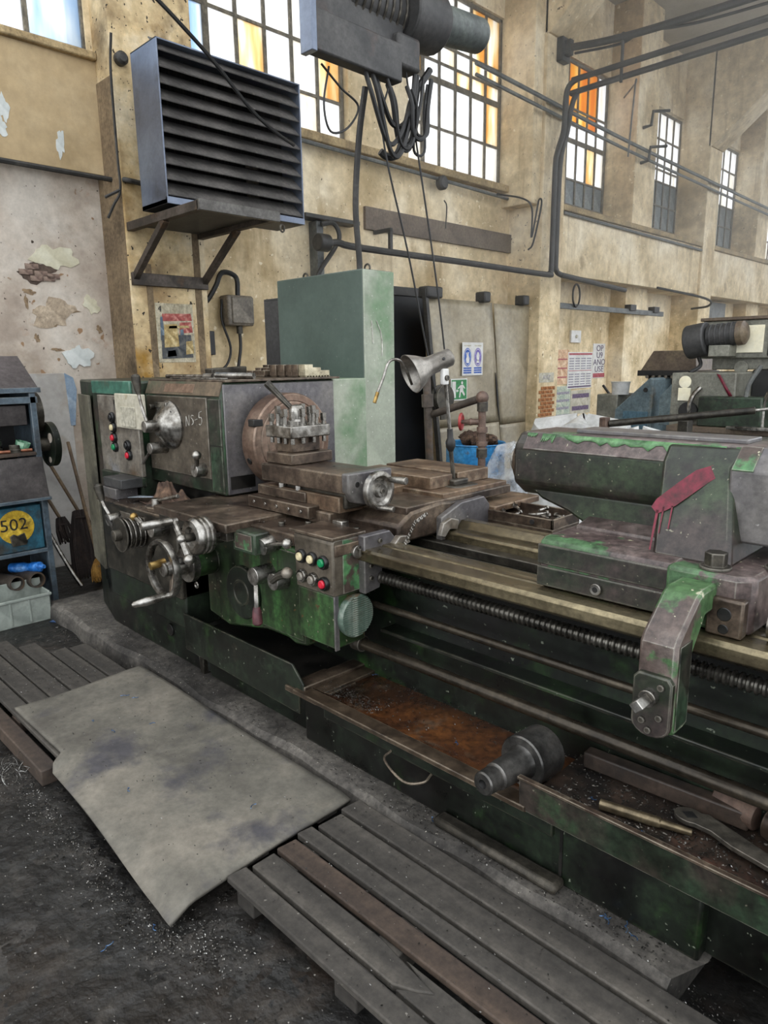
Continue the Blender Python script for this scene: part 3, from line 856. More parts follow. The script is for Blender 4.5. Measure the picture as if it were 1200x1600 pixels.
# cross slide, rear table, gib strips
cs = bx('cross_slide', M_rsteel, LA, -2.62, -2.12, 1.86, 2.72, 1.085, 1.155, .005)
gs = bx('gib_strip', M_bsteel, cs, -2.69, -2.25, 1.80, 1.88, 1.052, 1.105, .004)
for k in range(5):
    xx = -2.64 + .085 * k
    cy('gib_screw', M_steel, cs, (xx, 1.803, 1.08), (xx, 1.795, 1.08), .008, n=10)
bx('slide_plate', M_bsteel, cs, -2.68, -2.33, 1.85, 2.2, 1.105, 1.15, .004)
for xx in (-2.52, -2.40):
    cy('hold_down_nut', M_steel, cs, (xx, 1.875, 1.15), (xx, 1.875, 1.18), .02, n=6)
rt = MB().prism([(2.24, 1.12), (2.24, 1.145), (2.70, 1.145), (2.70, 1.12)], 'x', -2.45, -1.88).build('rear_table', M_rsteel, LA, .004)
for (a, b_) in ((2.27, 2.42), (2.46, 2.69)):
    bx('table_slab', M_rsteel, rt, -2.44, -1.98, a, b_, 1.145, 1.20, .004)
bx('cross_way', M_bsteel, LA, -2.44, -1.87, 2.0, 2.72, 1.085, 1.125, .005)
bx('rear_plate', M_rsteel, LA, -2.45, -1.80, 2.50, 2.86, 1.03, 1.06, .005)
# compound slide with its handwheel
co = MB().prism([(1.84, 1.175), (1.84, 1.255), (2.075, 1.255), (2.075, 1.175)], 'x', -2.63, -2.06).build('compound_slide', M_bsteel, LA, .006)
MB().prism([(1.835, 1.19), (1.835, 1.262), (2.085, 1.262), (2.085, 1.16), (2.05, 1.13), (1.93, 1.125), (1.87, 1.14)], 'x', -2.075, -2.035).build('end_plate', M_hg, co, .006)
cy('plate_hole', M_dk, co, (-2.036, 1.885, 1.215), (-2.033, 1.885, 1.215), .012)
bx('slide_base', M_iron, co, -2.5, -2.1, 1.88, 2.03, 1.10, 1.18, .01)
ch = MB().rev((-2.04, 1.965, 1.185), (1, 0, 0), [(0, .05), (.03, .05), (.03, .074), (.036, .08), (.058, .08), (.062, .074), (.062, .062), (.05, .05), (.05, .03), (.068, .025), (.068, 0)], 36).build('compound_handwheel', M_steel, LA)
cy('handle_pin', M_steel, ch, (-1.985, 2.02, 1.225), (-1.90, 2.03, 1.225), .012, .016)
cy('handle_pin', M_steel, ch, (-1.985, 1.945, 1.12), (-1.90, 1.955, 1.12), .010, .012)
cy('centre_screw', M_iron, ch, (-1.975, 1.965, 1.185), (-1.967, 1.965, 1.185), .013, n=6)
# four-way tool post
tp = bx('tool_post', M_steel, LA, -2.625, -2.435, 1.87, 2.095, 1.372, 1.425, .005)
bx('post_base', M_bsteel, tp, -2.62, -2.43, 1.865, 2.10, 1.256, 1.305, .005)
bx('post_core', M_bsteel, tp, -2.585, -2.47, 1.90, 2.06, 1.305, 1.373, .005)
k = 0
for i in range(4):
    for j in range(4):
        if 0 < i < 3 and 0 < j < 3:
            continue
        x = -2.605 + i * .05
        y = 1.892 + j * .06
        h = 1.475 + .012 * ((i * 3 + j * 5) % 4)
        o = MB().cyl((x, y, 1.345), (x, y, h - .03), .0095, n=10).box(x - .010, x + .010, y - .010, y + .010, h - .035, h).build('clamp_bolt', M_steel, tp, .001)
lv = MB().rev((-2.53, 1.98, 1.42), (0, 0, 1), [(0, .045), (.02, .045), (.03, .036), (.07, .038), (.09, .030), (.095, 0)], 24).build('post_clamp', M_steel, tp)
MB().tube([(-2.53, 1.97, 1.48), (-2.60, 1.93, 1.56), (-2.645, 1.905, 1.61)], .0125, r2=.019).build('clamp_lever', M_iron, tp)

# ------------------------------------------------------------------ tailstock
ts = MB().prism([(1.835, 1.0), (1.835, 1.145), (1.86, 1.158), (2.44, 1.158), (2.46, 1.14), (2.46, 1.0)], 'x', -1.15, -.72).build('tailstock', M_tailtop, LA, .01)
bx('base_layer', M_tail, ts, -1.152, -.72, 1.828, 1.84, 1.005, 1.068, .004)
bx('base_layer', M_tail, ts, -1.152, -.72, 1.829, 1.84, 1.074, 1.138, .004)
MB().prism([(-.74, 1.81), (-.56, 1.81), (-.52, 1.84), (-.50, 2.46), (-.74, 2.46)], 'z', 1.0, 1.155).build('clamp_base', M_tailtop, ts, .012)
bx('base_seam', M_dk, ts, -.74, -.56, 1.8085, 1.8115, 1.075, 1.081, 0)
cy('oil_nipple', M_steel, ts, (-.945, 1.83, 1.035), (-.945, 1.815, 1.035), .018)
cy('oil_hole', M_dk, ts, (-.945, 1.816, 1.035), (-.945, 1.8145, 1.035), .009)
# barrel: eight-sided housing with a flat chamfer along the front top
BY, BZ = 2.165, 1.315
br = MB().prism([(2.05, 1.275), (2.045, 1.30), (2.045, 1.405), (2.085, 1.452), (2.255, 1.452), (2.285, 1.40), (2.285, 1.30), (2.27, 1.235), (2.11, 1.232)], 'x', -1.40, -.62).build('barrel', M_tail, LA, .014)
MB().prism([(2.040, 1.398), (2.080, 1.455), (2.255, 1.457), (2.255, 1.448), (2.088, 1.446), (2.048, 1.395)], 'x', -1.36, -.60).build('barrel_cap', M_tailtop, br, .003, label='flaking green and brown top')
fr = random.Random(31)
for (xa, xb, w0) in ((-1.22, -.70, .03), (-1.30, -1.25, .028), (-1.36, -1.32, .015), (-.675, -.625, .03)):
    n_ = 26
    top_, bot_ = [], []
    for k_ in range(n_ + 1):
        x_ = xa + (xb - xa) * k_ / n_
        ww = w0 * (.45 + .75 * fr.random())
        if k_ in (0, n_):
            ww *= .2
        for lst, d_ in ((top_, .004), (bot_, .004 + ww)):
            t_ = d_ / .0696
            lst.append((x_, 2.0785 - .040 * t_ - .0012, 1.4535 - .057 * t_ + .0008))
    MB().add(top_ + bot_, [(i, i + 1, n_ + 2 + i, n_ + 1 + i) for i in range(n_)]).build('paint_flake', mat('light_green_flake', ['466a45', '567d53', '6a8f63'], 14, .5, grit=.5), br, solid=.001)
MB().rev((-1.43, BY, 1.34), (1, 0, 0), [(0, .06), (.005, .09), (.04, .105), (.06, .105)], 30).build('quill_collar', M_bsteel, br, .002)
cy('quill', M_steel, br, (-1.46, BY, 1.34), (-1.40, BY, 1.34), .05)
bx('top_rail', M_hg, br, -1.2, -.66, 2.12, 2.24, 1.455, 1.468, .003)
# web under the barrel
MB().prism([(-1.36, 1.26), (-1.30, 1.22), (-1.2, 1.19), (-1.12, 1.15), (-.8, 1.15), (-.8, 1.26)], 'y', 2.08, 2.25).build('web', M_tail, LA, .012)
MB().prism([(2.0, 1.15), (2.0, 1.17), (2.09, 1.19), (2.3, 1.19), (2.3, 1.15)], 'x', -1.12, -.8).build('web_foot', M_tailtop, ts, .006)
# column with sloping front
mb = MB()
mb.add([(-.865, 2.03, 1.40), (-.66, 2.02, 1.40), (-.60, 1.885, 1.15), (-.815, 1.885, 1.15),
        (-.865, 2.3, 1.40), (-.66, 2.3, 1.40), (-.60, 2.4, 1.15), (-.815, 2.4, 1.15),
        (-.865, 2.07, 1.45), (-.64, 2.07, 1.45), (-.64, 2.28, 1.45), (-.865, 2.28, 1.45)],
       [(0, 1, 2, 3), (4, 7, 6, 5), (3, 2, 6, 7), (0, 3, 7, 4), (1, 5, 6, 2), (0, 8, 9, 1), (8, 11, 10, 9), (0, 4, 11, 8), (1, 9, 10, 5), (4, 5, 10, 11)])
col = mb.build('column', M_tail, LA, .012)


def col_pt(x, z):
    t = (1.40 - z) / .25
    return (x + .025 * t, 2.027 - .141 * t - .004, z)


# red sprayed stroke with runs
st = [(-.70, 1.398, .030), (-.74, 1.37, .034), (-.78, 1.335, .035), (-.815, 1.303, .034), (-.838, 1.285, .03), (-.856, 1.268, .018)]
mb = MB()
pa, pb = [], []
for x, z, w in st:
    pa.append(col_pt(x - w * .55, min(1.402, z + w * .45)))
    pb.append(col_pt(x + w * .55, z - w * .45))
vs = pa + pb
mb.add(vs, [(i, i + 1, len(pa) + i + 1, len(pa) + i) for i in range(len(pa) - 1)])
for (x, z0, z1, w) in ((-.846, 1.27, 1.165, .004), (-.83, 1.28, 1.21, .0025), (-.806, 1.285, 1.225, .0025)):
    mb.add([col_pt(x - w, z0), col_pt(x + w, z0), col_pt(x + w * .6, z1), col_pt(x - w * .6, z1)], [(0, 1, 2, 3)])
mb.build('red_paint_stroke', M_red, col, label='red sprayed paint stroke with runs')
# rear flange and handwheel
fl = MB().prism([(1.99, 1.20), (1.99, 1.40), (2.06, 1.455), (2.26, 1.455), (2.32, 1.40), (2.32, 1.20)], 'x', -.66, -.50).build('rear_flange', M_hg, br, .008)
MB().prism([(1.987, 1.40), (2.058, 1.458), (2.064, 1.45), (1.993, 1.395)], 'x', -.655, -.60).build('paint_patch', M_gb, br, .001)
tw = MB().rev((-.5, BY, 1.33), (1, 0, 0), [(0, .10), (.05, .10), (.06, .07), (.09, .07), (.09, .16), (.10, .17), (.13, .17), (.14, .16), (.14, 0)], 36).build('tailstock_handwheel', M_iron, LA, .003)
for (x, y) in ((-.63, 1.86), (-.50, 1.96)):
    o = MB().cyl((x, y, 1.155), (x, y, 1.163), .04, n=24).cyl((x, y, 1.163), (x, y, 1.20), .029, n=6).build('hex_bolt', M_iron, ts, .002)
bx('clamp_boss', M_bsteel, ts, -.62, -.53, 1.79, 1.83, 1.0, 1.10, .006)
cy('boss_hole', M_dk, ts, (-.575, 1.792, 1.06), (-.575, 1.788, 1.06), .018)
cy('boss_hole', M_dk, ts, (-.575, 1.792, 1.02), (-.575, 1.788, 1.02), .013)
# bracket that hangs over the front slideway
bk = MB().prism([(1.84, 1.13), (1.73, 1.13), (1.70, 1.12), (1.60, 1.04), (1.585, 1.02), (1.585, .80), (1.60, .785), (1.67, .785), (1.685, .80), (1.685, .98), (1.75, 1.06), (1.84, 1.06)], 'x', -.70, -.605).build('bracket', mat('chipped_green_bracket_paint', ['3f3532', '554842', '6b605a'], 5, .42, stain=[('46643f', 4.2, .42, .45), ('2a2420', 7, .60, .70), ('a9a68e', 10, .66, .69)], speck=('b9b59a', 40, .70), grit=.5, wear='b5b2a6'), LA, .009, label='chipped green bracket hooked over the slideway')
bx('bracket_side', M_g, bk, -.6045, -.602, 1.60, 1.67, .80, 1.02, .001)
mb = MB()
pl = []
for k in range(9):
    th = math.pi + math.pi * k / 8
    pl.append((-.653 + .049 * math.cos(th), .815 + .035 * math.sin(th)))
pl += [(-.604, .93), (-.615, .945), (-.69, .945), (-.702, .93)]
mb.prism(pl, 'y', 1.568, 1.59).build('end_cap', M_tail, bk, .004)
mb = MB().cyl((-.655, 1.57, .89), (-.655, 1.545, .89), .022, n=20)
mb.cyl((-.655, 1.545, .89), (-.655, 1.49, .89), .018, .018, 4)
mb.build('square_spindle', M_steel, bk, .002)
for (x, z) in ((-.63, .84), (-.672, .822), (-.63, .92), (-.655, .80)):
    cy('cap_bolt', M_iron, bk, (x, 1.57, z), (x, 1.56, z), .009, n=12)
# ------------------------------------------------------------------ fixed things around the lathe
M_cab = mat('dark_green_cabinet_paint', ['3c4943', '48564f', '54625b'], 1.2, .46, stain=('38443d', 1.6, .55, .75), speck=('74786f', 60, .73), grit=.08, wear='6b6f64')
M_cab2 = mat('lit_olive_cabinet_paint', ['858b7b', '989e8d', 'a8ad9b'], 1.6, .46, stain=[('65805f', 1.4, .56, .66), ('7d746f', 2.0, .56, .72)], speck=('c5c7bd', 50, .70), grit=.12, wear='aaaea0')  # lightened to imitate the light falling on the right-facing side
M_dgrey = mat('dark_grey_sheet', ['2c2c2c', '383838', '454443'], 2.5, .55)
M_heat = mat('sky_tinted_casing', ['565c68', '687080', '7a8494'], 1.4, .33, metal=.5, stain=('44403c', 2.0, .58, .75), grit=.12)  # reflected sky blue is put into this colour
M_hslat = mat('sooty_louvre_steel', ['4f4c4a', '625f5c', '75716d'], 3, .5, metal=.15, drip=('86807a', 9, .6, .75), stain=('3a3735', 2, .55, .75))
M_core = mat('radiator_fins', ['191817', '2a2826', '4a443c'], 60, .7, stretch=(1, 1, .02), metal=.2)
M_angle = mat('rusty_angle_iron', ['332d28', '463e36', '595049'], 5, .6, metal=.3, stain=('5f4326', 4, .55, .7))
M_pipe = mat('sooty_pipe', ['1f1e1c', '2e2c29', '3d3a36'], 6, .55)
M_pgrey = mat('grey_painted_pipe', ['4b4d4c', '5e605d', '6e706b'], 5, .5, stain=('3a3833', 5, .55, .7))
M_cable = mat('black_cable', ['141414', '222120'], 9, .5)
M_box = mat('grey_beige_switch_box', ['5d564c', '6f675b', '7f776a'], 4, .55, stain=('3f3930', 4, .52, .7))
M_sheet = mat('tan_grey_sheet_door', ['8a7f69', '9e937c', 'ada28c'], 1.2, .42, metal=.15, stain=[('75694f', 1.6, .54, .75), ('968f7f', 2, .5, .7)], drip=('7a6f58', 4, .6, .8), speck=('4b4436', 40, .72), grit=.2, gscale=14)
M_white = mat('white_print_paper', ['c9c7c1', 'd5d3ce', 'dcdbd7'], 6, .7, grit=.08)
M_blue = mat('mandatory_blue_print', ['2d55a8', '3a64b8'], 15, .6)
M_purp = mat('faded_violet_print', ['6a5aa6', '7d70b8'], 15, .6)
M_sgreen = mat('exit_green_print', ['2c7a45', '3a8c52'], 15, .6)
M_dblue = mat('blue_drum_paint', ['1f6fa8', '2f86c0', '4b9bcf'], 5, .45, stain=[('1c3f5c', 4, .56, .7), ('6b5a45', 6, .64, .72)])
M_rag = mat('brown_rag', ['2e221b', '4b382c', '6b5442'], 9, .9, bump=.01)
M_plast = mat('white_plastic_sack', ['b0b0ad', 'c6c6c3', 'd8d8d6'], 7, .35, bump=.02, bscale=14, grit=.08)
M_shade = mat('dull_aluminium_shade', ['6b665f', '86817a', '9f9a92'], 5, .36, metal=.6, stain=('6b6458', 6, .56, .74))
M_rustp = mat('rusty_pipe', ['4b3a32', '5f4c42', '735f53'], 7, .6, metal=.2, stain=('7b4a33', 6, .56, .68))
M_valve = mat('red_valve_paint', ['8b2626', 'a33a38'], 15, .5)
M_mblue = mat('blue_grey_machine_paint', ['55656b', '68797f', '7c8d91'], 3, .5, stain=('7a705e', 3, .55, .7), wear='a0a8a8')
M_mgrey = mat('grey_green_machine_paint', ['6b6b61', '7d7c71', '8b8a7e'], 2.5, .5, stain=('5c574c', 3, .55, .74), wear='a09c90')
M_mdark = mat('brown_machine_lid', ['54473b', '655749', '72644f'], 3, .5)
M_mwhite = mat('cream_machine_door', ['efe6c4', 'f7f1da'], 3, .5, grit=.08)
M_obrown = mat('brown_painted_lintel', ['5a4e42', '6a5d50', '776a5b'], 3, .7)
M_wood = mat('grey_dirty_wood', ['302d29', '423e39', '544f48'], 4, .75, stretch=(.12, 1.4, 1), stain=[('282420', 3, .55, .7, (.15, 1, 1))], bump=.004, speck=('77736b', 55, .72), grit=.35)
M_woodb = mat('brown_dirty_wood', ['332a25', '44382f', '54463b'], 4, .75, stretch=(.12, 1.4, 1), stain=('2b2622', 3, .55, .7), bump=.004)
M_handle = mat('broom_handle_wood', ['4a3b2c', '6b573f', '7f6a4e'], 6, .7, stretch=(1, 1, .2))
M_bris = mat('straw_bristles', ['7a5520', '99702f', 'b38a45'], 14, .85, stretch=(1, 1, .1))
M_brisd = mat('dark_twig_bristles', ['1d1714', '2e2420', '3d302a'], 14, .85, stretch=(1, 1, .1))
M_bench = mat("blue_grey_bench_paint", ["3a444b", "4a5761", "5b6a74"], 4, .5, stain=("3a3430", 4, .54, .7), wear="8a8880")
M_bdraw = mat('blue_drawer_paint', ['1f4a5a', '2a5d70', '367085'], 4, .5, stain=('3a3a36', 4, .55, .68))
M_bdark = mat('scuffed_dark_drawer', ['332f2e', '423d3c', '524d4b'], 4, .45, metal=.2, stain=('8a8676', 2.6, .60, .72))
M_yel = mat('yellow_disc_paint', ['b38f1d', 'c9a62b', 'd6b845'], 9, .6, stain=('5a4a20', 8, .58, .7))
M_ink = mat('black_ink', ['141414', '1d1d1d'], 9, .6)
M_bin = mat('grey_plastic_bin', ['7d847d', '8f968e', '9da39b'], 6, .5, stain=('5f6058', 5, .56, .74), grit=.12)
M_matr = mat('dusty_grey_rubber_mat', ['57534c', '6a665d', '7b756a'], 2.2, .75, stain=[('4a484b', 2.4, .53, .64), ('867e70', 1.6, .56, .72)], bump=.002, bscale=60, speck=('2a2826', 55, .73), grit=.25, gscale=20)

# electrical cabinet behind the headstock: tall part and a lower shoulder
ec = thing('electrical_cabinet', 'tall dark green steel electrical cabinet behind the lathe headstock', 'cabinet', (-3.38, 2.95, 0))
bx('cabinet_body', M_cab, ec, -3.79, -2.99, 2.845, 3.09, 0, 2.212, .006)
bx('side_panel', M_cab2, ec, -2.992, -2.982, 2.845, 3.09, 0.02, 2.208, .003, label='olive side of the cabinet, coloured lighter as if lit')
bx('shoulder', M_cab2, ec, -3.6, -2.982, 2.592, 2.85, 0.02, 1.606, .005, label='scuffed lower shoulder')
for x in (-3.65, -3.08):
    MB().torus((x, 2.97, 2.232), (0, 1, 0), .022, .006, 16, 6).build('lifting_eye', M_iron, ec)
for pts in ([(-2.98, 2.90, 1.93), (-2.98, 2.905, 1.87), (-2.98, 2.91, 1.80)], [(-2.98, 2.94, 1.93), (-2.98, 2.975, 1.86), (-2.98, 2.985, 1.78), (-2.98, 2.98, 1.73)]):
    MB().tube(pts, .003, 6).build('chalk_line', M_chalk, ec)
c2 = thing('control_cabinet', 'narrow dark grey cabinet left of the tall green cabinet', 'cabinet', (-3.92, 3.05, 0))
bx('cabinet_body', M_dgrey, c2, -4.06, -3.80, 2.93, 3.3, 0, 2.12, .005)
bx('cabinet_door', M_dgrey, c2, -4.045, -3.815, 2.92, 2.932, .2, 2.10, .003)

# unit heater on its wall bracket
hb = thing('heater_bracket', 'welded angle iron wall bracket carrying the louvred heater', 'bracket', (-5.2, 3.15, 2.36))
for y in (2.83, 3.47):
    bx('bracket_arm', M_angle, hb, -5.70, -4.60, y - .03, y + .03, 2.76, 2.825, .004)
    MB().bar((-5.68, y, 2.40), (-5.12, y, 2.77), .05, .05).build('brace', M_angle, hb, .004)
bx('front_bar', mat('grey_angle_iron', ['55524e', '676460'], 5, .5, metal=.4), hb, -4.62, -4.58, 2.80, 3.50, 2.755, 2.83, .004)
bx('deck_plate', M_dgrey, hb, -5.68, -4.62, 2.83, 3.47, 2.80, 2.824, .003)
bx('cross_channel', M_angle, hb, -5.70, -5.66, 2.80, 3.50, 2.34, 2.44, .004)
ht = thing('unit_heater', 'large wall heater with sooty louvres and casing tinted with sky blue', 'heater', (-5.2, 3.43, 2.86))
y0, y1, z0, z1 = 2.79, 4.08, 2.86, 3.96
bx('casing_side', M_heat, ht, -5.39, -5.0, y0, y0 + .012, z0, z1, .003)
bx('casing_side', M_heat, ht, -5.39, -5.0, y1 - .012, y1, z0, z1, .003)
bx('casing_top', M_heat, ht, -5.39, -5.0, y0, y1, z1 - .012, z1, .003)
bx('casing_base', M_dgrey, ht, -5.39, -5.0, y0, y1, z0, z0 + .035, .003)
bx('radiator_core', M_core, ht, -5.36, -5.26, y0 + .02, y1 - .02, z0 + .03, z1 - .02, 0)
n = 10
for k in range(n):
    z = z0 + .12 + k * (z1 - z0 - .14) / (n - 1)
    MB().obox((-5.07, (y0 + y1) / 2, z), (.062, 0, -.056), (0, (y1 - y0) / 2 - .014, 0), (.0025, 0, .003)).build('louvre', M_hslat, ht)
bx('drain_strip', M_heat, ht, -5.02, -4.995, y0, y1, z0 + .0, z0 + .05, .003)
for (y, z) in ((3.72, 3.33), (3.72, 3.16), (3.72, 3.04)):
    bx('loose_fin', M_box, ht, -5.24, -5.22, y - .06, y + .06, z - .04, z + .04, .002)
MB().torus((-4.98, 3.82, 2.80), (1, .3, 0), .028, .008, 18, 8).build('drain_hook', M_iron, ht)
tag(MB().tube([(-4.7, 2.60, 4.08), (-4.7, 2.80, 3.96), (-4.72, 3.08, 3.79), (-4.75, 3.4, 3.56), (-4.8, 3.65, 3.47), (-4.95, 3.95, 3.46)], .014, 8).build('slack_cable', M_cable), 'dark slack cable swinging in front of the heater louvres', 'cable')

# electric hoist high above the lathe
hoist = thing('electric_hoist', 'dark electric hoist hanging over the lathe with a bundle of cables', 'hoist', (-2.9, 3.0, 3.15))
M_hoist = mat('dusty_black_hoist', ['2b2a2a', '3a3938', '4a4846'], 3, .55, stain=('56453d', 3, .56, .7))
bx('hoist_box', M_hoist, hoist, -2.94, -2.86, 2.44, 3.05, 3.17, 3.36, .01)
bx('box_lid', M_heat, hoist, -2.94, -2.85, 2.41, 2.445, 3.16, 3.75, .004)
bx('back_plate', M_hoist, hoist, -2.95, -2.9, 2.44, 3.1, 3.34, 3.75, .006)
cy('rope_drum', M_hoist, hoist, (-3.02, 2.72, 3.56), (-3.02, 3.22, 3.56), .15, n=28)
for k in range(9):
    y = 2.75 + k * .05
    MB().torus((-3.02, y, 3.56), (0, 1, 0), .152, .008, 28, 6).build('rope_turn', M_iron, hoist)
cy('gear_case', M_hoist, hoist, (-2.96, 3.12, 3.56), (-2.96, 3.42, 3.58), .17, .15, n=20, bevel=.01)
cy('motor', mat('grey_green_motor', ['454a48', '555b58', '636963'], 4, .5), hoist, (-2.93, 3.42, 3.585), (-2.93, 3.80, 3.625), .10, .095, n=28, bevel=.012)
bx('brake_box', M_hoist, hoist, -2.98, -2.86, 3.02, 3.2, 3.25, 3.42, .02)
bx('rail_trolley', M_hoist, hoist, -3.06, -2.84, 2.6, 3.3, 3.68, 3.95, .01)
bx('runway_beam', M_hoist, hoist, -3.1, 1.0, 2.9, 3.06, 3.95, 4.2, .006)
cr_ = random.Random(5)
for k in range(9):
    ya = 2.80 + .05 * k
    yb = 3.15 + .02 * k
    lo = 2.98 - .16 * cr_.random()
    xo = -2.95 + .08 * cr_.random()
    MB().tube([(xo, ya, 3.17), (xo + .02, ya + .02, 3.08), (xo, (ya + yb) / 2 - .03, lo), (xo, (ya + yb) / 2 + .06, lo + .01), (xo, yb, 3.1), (xo, yb + .03, 3.25)], .008 + .006 * cr_.random(), 7).build('cable_loop', M_cable, hoist)
MB().tube([(-2.95, 2.96, 2.83), (-2.94, 3.0, 2.81), (-2.93, 3.08, 2.84), (-2.92, 3.14, 3.0), (-2.92, 3.2, 3.15), (-2.92, 3.34, 3.32)], .02, 8).build('thick_cable', M_cable, hoist)
MB().tube([(-2.95, 2.6, 3.16), (-2.95, 2.56, 2.98), (-2.95, 2.60, 2.86), (-2.95, 2.72, 2.90), (-2.95, 2.80, 3.02), (-2.95, 2.68, 3.08), (-2.95, 2.55, 3.16)], .006, 6).build('cable_loop', M_cable, hoist)
# pulley block on two ropes
pb_ = thing('pulley_block', 'round dark pulley hanging on two thin ropes behind the lamp', 'pulley', (-2.9, 3.44, 1.38))
MB().rev((-2.925, 3.44, 1.465), (1, 0, 0), [(0, .03), (.0, .085), (.012, .085), (.02, .07), (.032, .07), (.04, .085), (.052, .085), (.052, 0)], 28).build('sheave', M_iron, pb_)
bx('hook_plate', M_iron, pb_, -2.90, -2.885, 3.41, 3.47, 1.33, 1.44, .004)
MB().tube([(-2.9, 3.0, 3.2), (-2.9, 2.93, 2.9), (-2.9, 3.13, 2.3), (-2.9, 3.27, 1.83), (-2.9, 3.37, 1.50)], .0055, 6).build('rope', M_cable, pb_)
MB().tube([(-2.9, 3.10, 3.36), (-2.9, 3.13, 3.2), (-2.9, 3.36, 2.25), (-2.9, 3.46, 1.75), (-2.9, 3.51, 1.48)], .0055, 6).build('rope', M_cable, pb_)
tag(MB().tube([(-3.1, 3.0, 3.2), (-3.16, 3.0, 2.95), (-3.2, 3.0, 2.6), (-3.22, 3.04, 2.3), (-3.22, 3.04, 2.21)], .018, 10).build('flexible_conduit', M_pipe), 'black flexible conduit dropping from the hoist to the green cabinet', 'conduit')

# switch box on the wall and its cables
sb = thing('switch_box', 'grey metal wall switch box with looping black cables', 'switch box', (-5.93, 4.0, 2.03))
bx('box_body', M_box, sb, -5.98, -5.83, 3.80, 4.09, 2.05, 2.33, .02, seg=3)
bx('box_cover', M_box, sb, -5.835, -5.815, 3.84, 4.08, 2.07, 2.315, .02, seg=3)
cy('cable_gland', M_iron, sb, (-5.9, 3.96, 2.06), (-5.9, 3.96, 1.98), .03)
MB().tube([(-5.9, 3.96, 2.33), (-5.9, 3.95, 2.5), (-5.9, 3.80, 2.53), (-5.9, 3.72, 2.4), (-5.92, 3.62, 2.26), (-5.95, 3.52, 2.24)], .024, 8).build('cable', M_cable, sb)
MB().tube([(-5.93, 3.80, 2.29), (-5.92, 3.78, 2.1), (-5.92, 3.86, 1.85), (-5.92, 3.80, 1.68), (-5.93, 3.66, 1.62), (-5.94, 3.58, 1.66)], .012, 8).build('cable', M_cable, sb)
MB().tube([(-5.9, 3.96, 2.0), (-5.9, 3.96, 1.85), (-5.9, 3.93, 1.7), (-5.92, 3.9, 1.5)], .016, 8).build('cable', M_cable, sb)
sk = bx('wall_socket', M_cable, None, -5.98, -5.93, 3.60, 3.70, 1.78, 2.0, .006, label='small black wall socket beside the pilaster', cat='socket')

# old poster on the pilaster: sheet with printed blocks
po = thing('poster', 'faded collage poster pasted on the sooty pilaster', 'poster', (PX, 3.165, 1.72))
bx('sheet', mat('stained_poster_paper', ['a39a82', 'b8ae95', 'c9c0a8'], 9, .8, stain=('857758', 6, .56, .7)), po, PX - .002, PX + .004, 2.99, 3.345, 1.715, 2.21, 0)
pr = random.Random(11)
pm = [mat('poster_red', ['8f3a35', 'a8564e', 'c28a7c'], 20, .7), mat('poster_blue', ['4a5866', '5f6f7c', '7c8a92'], 20, .7), mat('poster_dark', ['33363a', '4a4c4e', '62615c'], 22, .7), mat('poster_ochre', ['9a8350', 'b39b66', 'c7b588'], 20, .7)]
for (a, b_, c, d, m) in ((3.04, 3.33, 2.06, 2.13, 0), (3.02, 3.32, 1.745, 1.95, 2), (3.05, 3.19, 1.84, 2.04, 3), (3.2, 3.33, 1.96, 2.06, 0), (3.2, 3.25, 1.76, 2.0, 1), (3.02, 3.06, 1.9, 2.1, 1), (3.25, 3.33, 1.78, 1.90, 3), (3.07, 3.15, 1.87, 1.97, 1), (3.27, 3.31, 1.80, 1.87, 0), (3.07, 3.16, 1.76, 1.82, 2), (3.1, 3.3, 2.0, 2.03, 3)):
    MB().add([(PX + .006 + .0005 * m, a, c), (PX + .006 + .0005 * m, b_, c + .01), (PX + .006 + .0005 * m, b_ - .01, d), (PX + .006 + .0005 * m, a + .008, d - .008)], [(0, 1, 2, 3)]).build('printed_block', pm[m], po)
text('printed_figure', '4', .07, (PX + .007, 3.03, 2.16), (0, 1, 0), (0, 0, 1), M_ink, po)
MB().torus((PX + .008, 3.11, 1.95), (1, 0, 0), .04, .008, 20, 4, .1).build('printed_ring', pm[3], po)

# pipes and wall iron
wp1 = tag(MB().tube([(-5.6, 4.86, 2.86), (-5.6, 5.0, 2.88), (-5.6, 5.3, 2.86), (-5.45, 6.8, 2.83), (-5.279, 8.325, 2.788), (-5.279, 8.448, 2.816), (-5.279, 8.486, 2.93), (-5.279, 8.495, 4.065), (-5.279, 8.533, 4.301), (-5.279, 8.665, 4.585), (-5.279, 8.684, 4.916), (-5.26, 8.703, 5.087), (-5.156, 8.722, 5.162), (-4.919, 8.732, 5.172), (-1.892, 8.75, 5.172)], .035, 10, 5).build('wall_pipe', M_pipe), 'dark pipe along the wall that climbs the pilaster and crosses overhead', 'pipe')
wp2 = tag(MB().tube([(-5.432, 10.912, 2.748), (-5.279, 8.987, 2.797), (-5.279, 8.703, 2.816), (-5.279, 8.609, 2.864), (-5.279, 8.59, 3.024), (-5.279, 8.609, 4.16), (-5.279, 8.75, 4.585), (-5.26, 8.798, 4.869), (-5.203, 8.826, 5.03), (-5.014, 8.836, 5.068), (-1.892, 8.836, 5.077)], .035, 10, 5).build('wall_pipe', M_pipe), 'dark pipe rising behind the climbing wall pipe and running right under the amber window', 'pipe')
tag(MB().tube([(-5.40, 8.798, 5.60), (-4.352, 8.798, 5.484), (-1.892, 8.798, 5.408)], .045, 8).build('roof_pipe', M_pipe), 'thick dark roof pipe fixed to the pilaster below the haunch', 'pipe')
rc = tag(MB().tube([(-5.25, 8.817, 5.512), (-4.635, 8.826, 5.446), (-4.352, 8.826, 5.503), (-3.973, 8.826, 5.427), (-3.406, 8.826, 5.37), (-1.892, 8.826, 5.314)], .016, 6).build('roof_cable', M_cable), 'thin cable looped beneath the roof pipe', 'cable')
